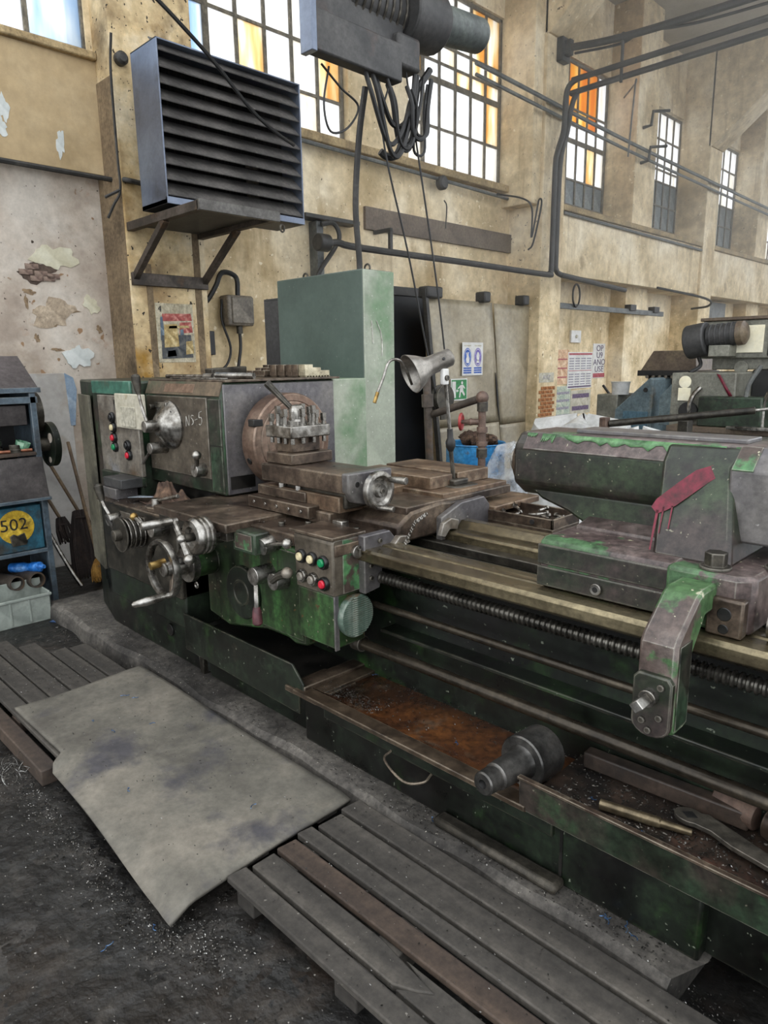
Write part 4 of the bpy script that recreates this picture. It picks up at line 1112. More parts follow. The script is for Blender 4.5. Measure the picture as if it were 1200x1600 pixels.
tag(MB().box(-5.45, -5.36, 8.70, 8.89, 5.44, 5.72).box(-5.37, -5.28, 8.75, 8.84, 5.5, 5.68).build('pipe_bracket', M_pipe, None, .01), 'black iron bracket on the pilaster at the roof pipe', 'bracket')
tag(MB().bar((-4.588, 8.798, 5.0), (-4.588, 8.798, 5.55), .03, .03).build('pipe_hanger', M_pipe, None, .003), 'vertical iron hanger strap between the roof pipes', 'hanger')
for i, (dz, lab) in enumerate(((0, 'upper'), (-.12, 'lower'))):
    tag(MB().tube([(-5.40, 6.97, 4.972 + dz), (-5.40, 11.6, 4.846 + dz), (-5.40, 21.3, 4.74 + dz)], .022 if i else .026, 8).build('wall_conduit', M_pgrey), '%s of two straight conduits crossing in front of the far windows' % lab, 'conduit')
tag(MB().tube([(-5.86, 3.55, 3.86), (-5.86, 5.5, 3.84), (-5.86, 8.28, 3.80)], .022, 8).build('ledge_conduit', M_pgrey), 'conduit running under the window ledge behind the hoist', 'conduit')
tag(MB().tube([(-5.47, 9.05, 3.67), (-5.47, 11.5, 3.655), (-5.47, 13.93, 3.64)], .022, 8).build('ledge_conduit', M_pgrey), 'conduit running under the amber window ledge', 'conduit')
tag(MB().rev((-5.87, 6.9, 3.78), (1, 0, 0), [(0, .08), (.06, .08), (.08, .06), (.08, 0)], 20).build('junction_box', M_pipe), 'round black junction box on the ledge conduit', 'junction box')
wc_ = thing('wall_clamp', 'sooty clamp and channel holding the left end of the wall pipe', 'clamp', (-5.75, 4.85, 2.4))
cy('clamp_drum', M_pipe, wc_, (-5.6, 4.72, 2.86), (-5.6, 4.86, 2.86), .085, n=20, bevel=.01)
bx('channel', M_pgrey, wc_, -5.98, -5.85, 4.93, 5.02, 2.3, 3.12, .006)
MB().tube([(-5.8, 4.95, 3.08), (-5.78, 5.1, 3.1), (-5.76, 5.16, 2.98), (-5.78, 5.1, 2.85), (-5.8, 4.9, 2.6), (-5.85, 4.86, 2.4)], .025, 8).build('bent_pipe', M_pipe, wc_)
bx('top_strap', M_pipe, wc_, -5.97, -5.8, 4.75, 5.5, 3.13, 3.17, .004)
lt = bx('lintel', M_obrown, wall, WX, -5.94, 5.72, 8.7, 3.14, 3.38, .004, label='brown lintel strip')
tag(MB().box(-5.97, -5.7, 5.86, 5.90, 3.10, 3.14).box(-5.74, -5.70, 5.86, 5.9, 2.86, 3.12).build('shelf_bracket', M_pipe, None, .003), 'small black angle bracket below the brown lintel', 'bracket')
tag(MB().tube([(-5.93, 7.05, 3.62), (-5.93, 7.1, 3.55), (-5.94, 7.09, 3.3)], .008, 6).build('wall_wire', M_cable), 'short wire hook on the wall over the lintel', 'wire')
tag(MB().tube([(-5.6, 2.76, 4.15), (-5.68, 2.77, 3.9), (-5.68, 2.765, 3.3), (-5.68, 2.765, 3.06), (-5.72, 2.72, 2.95), (-5.76, 2.68, 2.85)], .011, 6).tube([(-5.68, 2.765, 3.06), (-5.74, 2.66, 3.0)], .012, 6).build('corner_wire', M_pipe), 'thin black wire down the corner of the sooty pilaster', 'wire')
tag(MB().tube([(-5.86, -2, 3.19), (-5.86, 2.72, 3.17), (-5.67, 2.8, 3.14), (-5.67, 3.0, 3.13)], .02, 8).build('corner_conduit', M_pipe), 'dark conduit along the cream panel edge in the left corner', 'conduit')
tag(MB().rev((-5.7, 2.86, 4.02), (1, 0, 0), [(0, .05), (.05, .05), (.07, .03), (.07, 0)], 16).build('insulator', M_pipe), 'black round insulator at the top of the sooty pilaster', 'insulator')
tag(MB().tube([(-5.80, 7.95, 3.80), (-5.5, 8.1, 3.72), (-5.42, 8.2, 3.6), (-5.43, 8.22, 3.25), (-5.40, 8.26, 3.5), (-5.41, 8.34, 3.72), (-5.42, 8.42, 3.68), (-5.43, 8.27, 3.2), (-5.46, 8.2, 3.1)], .012, 6).build('wire_tangle', M_cable), 'tangle of black wires on the pilaster at the ledge', 'wires')
for k, (y, z) in enumerate(((11.344, 5.408), (11.325, 4.897))):
    tag(MB().tube([(PX2, y, z - .2), (PX2 + .13, y, z - .19), (PX2 + .15, y, z), (PX2 + .28, y + .28, z + .04)], .025, 6, smooth=False).build('wall_hook', M_pipe), '%s black iron hook on the pier between amber and dark windows' % ('upper', 'lower')[k], 'hook')
tag(MB().tube([(-5.46, 10.593, 5.456), (-5.104, 10.208, 5.456), (-5.008, 10.015, 5.359), (-5.104, 10.111, 4.493)], .012, 6).build('hanging_wire', M_pgrey), 'thin wire hanging beside the amber window', 'wire')
gr = thing('guide_rail', 'grey steel guide rail of the sliding door on the wall', 'rail', (-5.66, 11.0, 2.42))
bx('rail', M_pgrey, gr, -5.69, -5.63, 9.2, 12.85, 2.42, 2.5, .004)
for y in (11.6, 12.5):
    bx('rail_clamp', M_pipe, gr, -5.72, -5.6, y - .1, y + .1, 2.47, 2.57, .004)
tag(MB().torus((-5.62, 9.75, 2.62), (1, .2, 0), .16, .014, 24, 6).build('wire_ring', M_pipe), 'small coil of black wire hooked under the right pipe', 'wire')
tag(MB().tube([(-5.48, 13.7, 2.58), (-5.1, 13.5, 2.6), (-5.0, 13.1, 2.7), (-5.49, 12.2, 2.87)], .02, 6).build('pipe_hoop', M_pipe), 'curved black hoop standing off the far wall', 'hoop')
tag(MB().tube([(-5.94, 12.4, 2.90), (-5.9, 14.3, 2.93)], .03, 6).build('far_pipe', M_pipe), 'short dark pipe above the recessed far panel', 'pipe')

# sliding sheet metal door, leaning in its track
dr = thing('door_1', 'tan grey sheet metal sliding door hung crooked on the wall', 'door', (-5.62, 7.6, 0), kind='structure')


def door_panel(name, ya, yb, za, zb, seed):
    rr = random.Random(seed)
    ph = [rr.random() * 6 for _ in range(4)]

    def fn(u, v):
        z = za + (zb - za) * v
        y = ya + (yb - ya) * u + (2.42 - z) * .13
        w = .012 * math.sin(3.1 * u + ph[0] + 2 * v) * math.sin(2.4 * v + ph[1]) + .006 * math.sin(7 * u + ph[2]) * math.sin(5 * v + ph[3])
        return (-5.62 + w, y, z)
    MB().grid(fn, 14, 16).build(name, M_sheet, dr, solid=.006)


door_panel('sheet_panel', 6.35, 7.65, .885, 2.42, 1)
door_panel('sheet_panel', 7.67, 8.84, .84, 2.41, 2)
door_panel('sheet_panel', 6.35, 7.65, .03, .875, 3)
door_panel('sheet_panel', 7.67, 8.84, .03, .83, 4)
MB().bar((-5.58, 6.29, 2.52), (-5.58, 6.63, .03), .05, .06, (1, 0, 0)).build('edge_post', M_pipe, dr, .004)
MB().prism([(7.73, 1.53), (7.755, 1.32), (7.79, 1.09), (7.84, .90), (7.805, 1.13), (7.77, 1.37)], 'x', -5.61, -5.597).build('tear', M_cable, dr)
for (y, w) in ((6.42, .27), (7.43, .13), (8.3, .13)):
    bx('door_roller', M_pipe, dr, -5.68, -5.52, y - w / 2, y + w / 2, 2.41, 2.54, .02)
bx('doorway_sheet', mat('dark_doorway_black', ['07090b', '0b0d10', '111418'], 2, .5), None, WX - .02, WX + .035, 5.75, 6.75, 0, 2.46, .004, label='black sheet standing in for the dark doorway behind the tall cabinet', cat='door', kind='structure')  # flat black sheet stands in for the darkness of the doorway
bx('trim_1', M_pipe, None, WX + .02, WX + .06, 5.6, 6.7, 2.46, 2.56, .004, label='dark door head trim over the dark doorway', cat='trim', kind='structure')

# safety notices on the door
def yz(name, m, parent, x, pts):
    return MB().add([(x, y, z) for y, z in pts], [tuple(range(len(pts)))]).build(name, m, parent)


def oval(cy_, cz, ry, rz, n=28):
    return [(cy_ + ry * math.cos(2 * math.pi * k / n), cz + rz * math.sin(2 * math.pi * k / n)) for k in range(n)]


sx = -5.595
nt_ = thing('safety_notice', 'white safety notice with two blue ovals taped on the sheet door', 'notice', (sx, 7.235, 1.5))
bx('paper', M_white, nt_, sx - .002, sx, 7.014, 7.438, 1.508, 1.916, 0)
for (yc, m) in ((7.120, M_blue), (7.332, M_purp)):
    yz('oval_sign', m, nt_, sx + .0012, oval(yc, 1.734, .078, .115))
    yz('oval_border', M_white, nt_, sx + .0018, oval(yc, 1.734, .068, .103))
    yz('oval_field', m, nt_, sx + .0024, oval(yc, 1.734, .062, .096))
    for k in range(3):
        yz('text_line', M_blue, nt_, sx + .0012, [(yc - .08, 1.589 - k * .028), (yc + .08, 1.589 - k * .028), (yc + .08, 1.609 - k * .028), (yc - .08, 1.609 - k * .028)])
    yz('text_line', M_pap, nt_, sx + .0012, [(yc - .07, 1.868), (yc + .07, 1.868), (yc + .07, 1.883), (yc - .07, 1.883)])
yz('hand_symbol', M_white, nt_, sx + .003, [(7.096, 1.662), (7.149, 1.662), (7.159, 1.719), (7.139, 1.758), (7.144, 1.796), (7.125, 1.796), (7.120, 1.758), (7.110, 1.796), (7.091, 1.787), (7.101, 1.738), (7.086, 1.710)])
yz('head_symbol', M_white, nt_, sx + .003, oval(7.332, 1.743, .032, .055))
yz('head_symbol', M_white, nt_, sx + .003, [(7.298, 1.662), (7.365, 1.662), (7.356, 1.700), (7.308, 1.700)])
ex = thing('exit_sign', 'green running man exit sign on the sheet door below the notice', 'sign', (sx, 6.956, 1.200))
bx('sign_board', M_white, ex, sx - .002, sx + .001, 6.793, 7.120, 1.204, 1.474, 0)
yz('green_field', M_sgreen, ex, sx + .002, [(6.807, 1.219), (7.106, 1.219), (7.106, 1.459), (6.807, 1.459)])
yz('doorway_symbol', M_white, ex, sx + .003, [(6.817, 1.238), (6.889, 1.238), (6.889, 1.440), (6.817, 1.440)])
yz('figure_head', M_white, ex, sx + .003, oval(7.014, 1.421, .018, .02, 14))
yz('figure_body', M_white, ex, sx + .003, [(6.976, 1.392), (7.033, 1.397), (7.038, 1.325), (7.072, 1.277), (7.057, 1.253), (7.009, 1.306), (6.990, 1.306), (6.976, 1.238), (6.952, 1.243), (6.971, 1.325)])
yz('figure_arm', M_white, ex, sx + .003, [(6.976, 1.392), (6.928, 1.358), (6.932, 1.344), (6.985, 1.368)])
yz('figure_arm', M_white, ex, sx + .003, [(7.033, 1.397), (7.077, 1.354), (7.067, 1.344), (7.029, 1.373)])
yz('arrow_symbol', M_white, ex, sx + .003, [(6.894, 1.325), (6.918, 1.349), (6.918, 1.334), (6.942, 1.334), (6.942, 1.315), (6.918, 1.315), (6.918, 1.301)])

# calendars and posters in the recess right of the door
cx = -5.972
pk_ = mat('faded_pink_print', ['c79a7a', 'd6b290', 'e3c8a8'], 12, .7)
pt_ = mat('faded_teal_print', ['9aa89a', 'b3bcaa', 'c9cbb8'], 12, .7)
rdp = mat('red_print', ['a04a52', 'b5636a'], 12, .7)
gyp = mat('grey_text_print', ['8a8690', '9d99a2'], 20, .7)
vip = mat('violet_text_print', ['5a4a63', '6d5c75'], 20, .7)


def sheet(name, lab, m, a, b_, c, d, dx=0.0):
    t = thing(name, lab, 'poster', (cx, (a + b_) / 2, c))
    bx('paper', m, t, cx - .01, cx + .004 + dx, a, b_, c, d, 0)
    return t, cx + .005 + dx


t, x = sheet('wall_poster', 'faded pink poster left of the white calendar', pk_, 9.74, 10.2, 1.30, 1.84)
for k in range(3):
    yz('print_row', rdp, t, x + .001, [(9.78, 1.40 + .14 * k), (10.16, 1.40 + .14 * k), (10.16, 1.42 + .14 * k), (9.78, 1.42 + .14 * k)])
t, x = sheet('wall_calendar', 'white twelve month wall calendar with red header beside the pilaster', M_white, 10.18, 10.96, 1.22, 1.80, .004)
yz('header', rdp, t, x + .001, [(10.2, 1.755), (10.94, 1.755), (10.94, 1.785), (10.2, 1.785)])
yz('footer', vip, t, x + .001, [(10.2, 1.235), (10.94, 1.235), (10.94, 1.26), (10.2, 1.26)])
yz('divider', rdp, t, x + .001, [(10.2, 1.50), (10.94, 1.50), (10.94, 1.51), (10.2, 1.51)])
for i in range(4):
    for j in range(2):
        ya, za = 10.215 + i * .185, 1.28 + j * .25
        for k in range(5):
            yz('month_row', gyp, t, x + .001, [(ya, za + k * .04), (ya + .15, za + k * .04), (ya + .15, za + k * .04 + .018), (ya, za + k * .04 + .018)])
t, x = sheet('wall_poster', 'narrow white poster with large violet lettering near the pilaster', M_white, 10.98, 11.38, 1.37, 1.94)
for j, s in enumerate(('OP', 'U9', 'ANO', 'USE')):
    text('lettering', s, .14, (x + .002, 11.2, 1.86 - j * .115), (0, 1, 0), (0, 0, 1), vip, t, sx=1.3)
yz('red_band', rdp, t, x + .001, [(11.0, 1.38), (11.4, 1.38), (11.4, 1.45), (11.0, 1.45)])
t, x = sheet('wall_poster', 'pale teal poster below the pink one', pt_, 9.76, 10.3, .70, 1.27)
for k in range(4):
    yz('print_row', gyp, t, x + .001, [(9.8, .78 + .12 * k), (10.26, .78 + .12 * k), (10.26, .82 + .12 * k), (9.8, .82 + .12 * k)])
t, x = sheet('wall_poster', 'yellowed notice sheet below the white calendar', M_pap, 10.31, 10.96, .80, 1.19)
for k in range(2):
    yz('print_row', vip, t, x + .001, [(10.36, .86 + .2 * k), (10.9, .86 + .2 * k), (10.9, .93 + .2 * k), (10.36, .93 + .2 * k)])
t, x = sheet('wall_card', 'small white switch plate above the posters', M_white, 10.22, 10.52, 1.95, 2.14, .02)
cy('knob', M_pap, t, (x, 10.37, 2.045), (x + .02, 10.37, 2.045), .025)
# exposed brick strip at the foot of the pilaster, and a notice above it
bs = thing('brick_patch', 'strip of exposed orange bricks on the pilaster right of the door', 'bricks', (-5.45, 8.72, .3), kind='structure')
M_brick = mat('orange_brick', ['7d4e2b', '955f36', 'a87145'], 12, .9)
me = MB().box(-.004, .006, -.055, .055, -.022, .022).mesh('brick', M_brick, (0, 0, 0))
for r in range(16):
    for c in range(3):
        place(me, 'brick', (-5.448, 8.60 + c * .12 + (.055 if r % 2 else 0), .5 + r * .053), bs)
tag(bx('pasted_notice', M_pap, None, -5.455, -5.446, 8.54, 8.92, 1.375, 1.51, 0), 'torn pasted notice above the exposed bricks', 'notice')
text('lettering', 'AVIZ', .09, (-5.4445, 8.73, 1.443), (0, 1, 0), (0, 0, 1), gyp, bpy.data.objects['pasted_notice'])
tag(MB().cyl((-5.4, 10.3, 1.28), (-5.0, 11.55, .0), .02, n=8).build('iron_rod', M_pipe), 'black iron rod leaning across the posters', 'rod')

# lamp on a stand at the carriage
lp = thing('work_lamp', 'aluminium work lamp on a thin rod standing on the carriage', 'lamp', (-2.0, 2.45, 1.06))
MB().prism([(-2.10, 2.37), (-1.93, 2.37), (-1.91, 2.40), (-1.91, 2.52), (-1.94, 2.54), (-2.10, 2.54)], 'z', 1.118, 1.15).build('lamp_foot', M_iron, lp, .006)
bx('foot_block', M_iron, lp, -2.06, -1.95, 2.40, 2.50, 1.148, 1.175, .006)
MB().tube([(-2.0, 2.455, 1.16), (-2.0, 2.44, 1.25), (-2.0, 2.43, 1.32)], .010, 10).build('flex_neck', M_iron, lp)
MB().rev((-2.0, 2.432, 1.30), (0, -.08, 1), [(0, .012), (.02, .022), (.045, .022), (.06, .014), (.10, .013), (.10, 0)], 16).build('neck_joint', M_cable, lp)
cy('stand_rod', M_steel, lp, (-2.0, 2.425, 1.38), (-2.0, 2.385, 1.66), .0085, n=12)
bx('rod_clip', M_white, lp, -2.008, -1.985, 2.362, 2.40, 1.595, 1.665, .006)
cy('clip_bolt', M_iron, lp, (-1.99, 2.38, 1.625), (-1.975, 2.38, 1.625), .012, n=12)
ax = Vector((-.36, -.86, -.34)).normalized()
a0 = Vector((-2.0, 2.425, 1.715))
MB().rev(a0, ax, [(0, .0), (.0, .034), (.006, .039), (.11, .041), (.125, .045), (.16, .066), (.20, .084), (.206, .086), (.206, .083), (.16, .061), (.125, .040), (.02, .036)], 36, False).build('lamp_shade', M_shade, lp)
cy('shade_hole', M_cable, lp, a0 + ax * .06 + Vector((.037, -.012, .012)), a0 + ax * .06 + Vector((.041, -.0135, .013)), .007, n=12)
# coolant spout hooked over the lamp
cs_ = thing('coolant_spout', 'thin silver coolant spout with brass tip beside the lamp', 'spout', (-2.07, 2.1, 1.53))
MB().tube([(-2.06, 2.24, 1.60), (-2.06, 2.20, 1.67), (-2.06, 2.155, 1.705), (-2.07, 2.11, 1.695), (-2.08, 2.085, 1.63), (-2.09, 2.06, 1.57)], .0058, 10).build('spout_tube', M_steel, cs_)
cy('nozzle', M_brass, cs_, (-2.089, 2.062, 1.575), (-2.096, 2.048, 1.53), .008, n=12)

# coolant pipes with a valve behind the carriage
cp_ = thing('coolant_pipe', 'rusty coolant pipework with red valve wheel behind the carriage', 'pipe', (-2.2, 2.93, 0))
cy('riser', M_rustp, cp_, (-2.2, 2.94, 0), (-2.2, 2.925, 1.50), .020, n=14)
for z, h in ((1.44, .05), (1.33, .03), (1.26, .025), (1.2, .05)):
    cy('coupling', M_rustp if h < .04 else M_iron, cp_, (-2.2, 2.928, z), (-2.2, 2.928, z + h), .028, n=14)
MB().ball((-2.2, 2.925, 1.51), .034).build('elbow', M_rustp, cp_)
cy('cross_pipe', M_angle, cp_, (-2.2, 2.925, 1.51), (-2.56, 2.94, 1.405), .02, n=14)
MB().rev((-2.2, 2.928, 1.385), (-.9, -.43, 0), [(0, .016), (.05, .016), (.06, .02), (.075, .012), (.11, .010), (.11, 0)], 12).build('valve_stem', M_rustp, cp_)
v0 = Vector((-2.30, 2.88, 1.385))
MB().torus(v0, (-.9, -.43, 0), .04, .008, 18, 8).build('valve_wheel', M_valve, cp_)
MB().bar(v0 + Vector((0, 0, .04)), v0 - Vector((0, 0, .04)), .01, .01).build('wheel_spoke', M_valve, cp_)
cy('riser', M_angle, cp_, (-2.56, 2.99, 0), (-2.565, 2.905, 1.66), .022, n=14)
cy('coupling', M_angle, cp_, (-2.565, 2.917, 1.45), (-2.565, 2.912, 1.52), .032, n=14)

# blue drum full of rags, clear bags, sacks
dm = thing('oil_drum', 'open blue steel drum filled with brown rags behind the lathe', 'drum', (-4.25, 5.55, 0))
MB().rev((-4.25, 5.55, 0), (0, 0, 1), [(0, .28), (.01, .29), (.28, .29), (.29, .30), (.30, .30), (.31, .29), (.58, .29), (.59, .30), (.60, .30), (.61, .29), (.88, .29), (.89, .30), (.90, .295), (.89, .28), (.6, .28)], 40, False).build('drum_shell', M_dblue, dm)
cr_ = random.Random(9)
for k in range(9):
    a = cr_.random() * 6.28
    r = .18 * cr_.random() ** .5
    ph = [cr_.random() * 6 for _ in range(4)]
    c = Vector((-4.25 + r * math.cos(a), 5.55 + r * math.sin(a), .90 + .05 * cr_.random()))

    def fn(u, v, c=c, ph=ph):
        th, f = u * 2 * math.pi, v * math.pi
        R = .085 * (1 + .3 * math.sin(3 * th + ph[0]) * math.sin(2 * f + ph[1]) + .2 * math.sin(5 * th + ph[2] + f * 4))
        return c + Vector((R * math.cos(th) * math.sin(f), R * math.sin(th) * math.sin(f), R * .6 * math.cos(f)))
    tag(MB().grid(fn, 14, 8).build('rag', M_rag), 'crumpled brown rag heaped in the blue drum', 'rag', 'rags in the blue drum')


def plastic(name):
    m = bpy.data.materials.new(name)
    m.use_nodes = True
    nt = m.node_tree
    p = nt.nodes['Principled BSDF']
    p.inputs['Base Color'].default_value = (.8, .84, .88, 1)
    p.inputs['Roughness'].default_value = .18
    tr = nt.nodes.new('ShaderNodeBsdfTransparent')
    mx = nt.nodes.new('ShaderNodeMixShader')
    nz = nt.nodes.new('ShaderNodeTexNoise')
    nz.inputs['Scale'].default_value = 9
    nz.inputs['Detail'].default_value = 6
    mr = nt.nodes.new('ShaderNodeMapRange')
    mr.inputs[1].default_value = .35
    mr.inputs[2].default_value = .65
    mr.inputs[3].default_value = .06
    mr.inputs[4].default_value = .55
    tc = nt.nodes.new('ShaderNodeTexCoord')
    nt.links.new(tc.outputs['Object'], nz.inputs['Vector'])
    nt.links.new(nz.outputs['Fac'], mr.inputs[0])
    nt.links.new(mr.outputs[0], mx.inputs[0])
    nt.links.new(tr.outputs[0], mx.inputs[1])
    nt.links.new(p.outputs[0], mx.inputs[2])
    nt.links.new(mx.outputs[0], nt.nodes['Material Output'].inputs[0])
    return m


M_clear = plastic('clear_polythene')


def sack(name, lab, c, rx, ry, h, m, seed, cat='bag', amp=.12, top=.45):
    rr = random.Random(seed)
    ph = [rr.random() * 6.28 for _ in range(8)]

    def fn(u, v):
        th = u * 2 * math.pi
        prof = (1 - v ** 3) ** .5 if v > .6 else 1.0
        prof = min(1, .82 + .5 * v) * (1 - (1 - top) * max(0, (v - .45) / .55) ** 1.6)
        if v > .97:
            prof *= .12
        w = 1 + amp * (math.sin(3 * th + ph[0] + 3 * v) + .7 * math.sin(7 * th + ph[1] - 5 * v) + .6 * math.sin(13 * th + ph[2] + 9 * v) + .5 * math.sin(9 * v + ph[3] + 2 * th)) / 2.2
        return (c[0] + rx * prof * w * math.cos(th), c[1] + ry * prof * w * math.sin(th), c[2] + h * (v + .05 * math.sin(4 * th + ph[4]) * v))
    return tag(MB().grid(fn, 44, 20).build(name, m), lab, cat)


sack('plastic_bag', 'clear crumpled polythene bag standing in front of the blue drum', (-3.62, 5.35, 0), .34, .32, .93, M_clear, 4)
sack('plastic_bag', 'twisted clear polythene bag leaning on the drum, nearer the door', (-3.8, 6.05, 0), .30, .30, 1.02, M_clear, 12, top=.3)
sack('white_sack', 'white plastic sack standing behind the tailstock barrel', (-2.55, 4.35, 0), .30, .28, .86, M_plast, 6, 'sack', .06, .7)
sack('white_sack', 'large white plastic sack lying beyond the tailstock top', (-3.2, 5.75, 0), .55, .42, 1.16, M_plast, 8, 'sack', .07, .75)
sack('white_sack', 'smaller white sack right of the large one beyond the tailstock', (-2.65, 5.75, 0), .3, .3, 1.08, M_plast, 18, 'sack', .07, .75)

# ------------------------------------------------------------------ machines further down the hall
bm_ = thing('grinding_machine', 'old blue grey machine with sloping brown lid near the calendars', 'machine', (-3.4, 7.6, 0))
bx('low_box', M_mgrey, bm_, -3.95, -3.70, 7.4, 7.9, 0, 1.30, .01)
MB().prism([(-3.70, 0), (-3.70, 1.14), (-3.32, 1.49), (-3.28, 1.47), (-3.28, 0)], 'y', 7.35, 7.95).build('blue_guard', M_mblue, bm_, .008)
bx('blue_panel', mat('lighter_blue_panel', ['4a6878', '587888'], 4, .5), bm_, -3.60, -3.32, 7.343, 7.352, .8, 1.13, .002)
for x in (-3.52, -3.40):
    cy('panel_hole', M_cable, bm_, (x, 7.345, 1.03), (x, 7.338, 1.03), .02, n=12)
cy('guard_hole', M_cable, bm_, (-3.36, 7.352, 1.36), (-3.36, 7.343, 1.36), .025, n=12)
bx('body', M_iron, bm_, -3.55, -2.95, 7.8, 8.3, 0, 1.55, .01)
MB().prism([(-3.60, 1.55), (-3.46, 1.77), (-3.0, 1.77), (-2.98, 1.55)], 'y', 7.7, 8.3).build('sloping_lid', M_mdark, bm_, .008)
bx('lid_lip', M_cable, bm_, -3.62, -2.97, 7.68, 7.72, 1.50, 1.56, .004)
for k in range(7):
    cy('lid_fitting', M_box, bm_, (-3.5 + .07 * k, 7.68, 1.49), (-3.5 + .07 * k, 7.66, 1.49), .018, n=8)
MB().rev((-3.72, 7.5, 1.30), (0, 0, 1), [(0, .09), (.12, .1), (.14, .11), (.14, 0)], 18).build('paint_tin', M_plast, bm_)
MB().prism([(-3.18, 1.0), (-3.18, 1.3), (-2.95, 1.55), (-2.93, 1.0)], 'y', 7.3, 7.5).build('blue_wing', M_mblue, bm_, .005)

gm = thing('machine_tool', 'grey machine tool with motor and white guard behind the tailstock', 'machine', (-2.2, 6.8, 0))
bx('head_cabinet', M_mgrey, gm, -2.73, -2.17, 6.5, 7.2, 0, 1.56, .01)
MB().rev((-2.605, 6.502, 1.478), (0, -1, 0), [(0, .055), (.008, .055), (.012, .03), (.012, 0)], 20).build('badge', M_mwhite, gm)
bx('label_plate', M_mwhite, gm, -2.66, -2.55, 6.49, 6.502, 1.31, 1.425, .002)
MB().add([(-2.335, 6.492, 1.555), (-2.30, 6.492, 1.54), (-2.185, 6.492, 1.36), (-2.205, 6.492, 1.34)], [(0, 1, 2, 3)]).build('red_paint_mark', M_red, gm, solid=.003)
MB().tube([(-2.46, 6.48, 1.43), (-2.50, 6.43, 1.36), (-2.52, 6.42, 1.26), (-2.50, 6.44, 1.16)], .022, 8).build('lever', M_steel, gm)
MB().rev((-2.53, 6.5, 1.22), (0, -1, 0), [(0, .06), (.06, .06), (.06, .085), (.09, .085), (.09, 0)], 20).build('knob', M_cable, gm)
bx('bed', M_mgrey, gm, -2.6, -1.0, 6.3, 6.9, .2, 1.05, .01)
bx('bed_top', M_mdark, gm, -2.66, -1.0, 6.28, 6.92, 1.05, 1.10, .006)
bx('tool_slide', M_g, gm, -2.42, -1.9, 6.35, 6.6, 1.10, 1.36, .012)
cy('long_handle', M_iron, gm, (-2.66, 5.2, 1.19), (-1.75, 5.7, 1.30), .028, n=14)
bx('handle_foot', M_rustp, gm, -2.72, -2.66, 5.15, 5.22, 1.12, 1.24, .006)
cy('handle_shaft', M_steel, gm, (-1.75, 5.7, 1.30), (-1.55, 5.85, 1.33), .012, n=10)
bx('handle_post', M_iron, gm, -2.2, -2.12, 5.4, 5.5, 0, 1.225, .006)
bx('top_housing', M_mgrey, gm, -2.64, -1.0, 6.9, 7.4, 1.68, 2.02, .012)
bx('housing_lid', M_mdark, gm, -2.66, -1.0, 6.88, 7.42, 2.02, 2.05, .006)
bx('guard_door', M_mwhite, gm, -2.44, -2.10, 6.885, 6.902, 1.73, 1.97, .004, label='cream white guard door')
bx('guard_frame', M_cable, gm, -2.06, -1.9, 6.885, 6.902, 1.70, 1.98, .004)
cy('pulley_cover', M_dgrey, gm, (-2.72, 6.78, 1.83), (-2.54, 6.78, 1.86), .155, n=28, bevel=.012)
cy('motor', M_dgrey, gm, (-2.54, 6.78, 1.88), (-2.28, 6.78, 1.90), .10, n=24, bevel=.01)
MB().rev((-2.28, 6.78, 1.90), (1, 0, .08), [(0, .108), (.05, .104), (.075, .07), (.08, 0)], 24).build('motor_fan_cover', M_mdark, gm)
for k in range(5):
    MB().torus((-2.50 + .045 * k, 6.78, 1.883 + .004 * k), (1, 0, .08), .101, .006, 24, 5).build('cooling_fin', M_dgrey, gm)
bx('motor_foot', M_mgrey, gm, -2.5, -2.32, 6.7, 6.95, 1.70, 1.80, .006)
bx('cross_beam', M_mgrey, gm, -2.55, -1.0, 6.95, 7.3, 1.58, 1.69, .01)
cy('beam_boss', M_mgrey, gm, (-2.28, 6.95, 1.60), (-2.28, 6.92, 1.60), .06, n=18)
bx('gap_shade', M_cable, gm, -2.17, -1.4, 6.9, 7.1, 1.1, 1.58, .01)  # solid black block stands in for the shade in the gap
MB().tube([(-1.98, 6.5, 1.62), (-2.05, 6.45, 1.45), (-2.06, 6.44, 1.25), (-2.02, 6.43, 1.12)], .02, 8).build('hose', M_pgrey, gm)
MB().tube([(-2.6, 6.75, 1.7), (-2.56, 6.7, 1.62), (-2.62, 6.62, 1.56)], .018, 8).build('motor_cable', M_cable, gm)
MB().tube([(-1.9, 6.4, 1.10), (-1.9, 6.4, 1.3), (-1.86, 6.4, 1.42), (-1.78, 6.4, 1.44)], .015, 8).build('bent_rod', M_steel, gm)
bx('tray_plate', M_steel, gm, -2.12, -1.6, 6.2, 6.32, 1.10, 1.125, .004)
tag(MB().box(-5.94, -5.86, 15.55, 16.5, 2.1, 2.82).build('shutter_panel', M_pgrey, None, .01), 'grey shutter panel on the far wall beyond the machines', 'shutter')
oh = tag(MB().obox((-2.75, 8.6, 5.48), (.12, .02, .03), (0, .06, 0), (.0, .0, .16)).build('signal_horn', mat('orange_red_paint', ['c4502a', 'd9653a'], 9, .5), None, .02), 'orange red box on the roof pipes at top right', 'box')
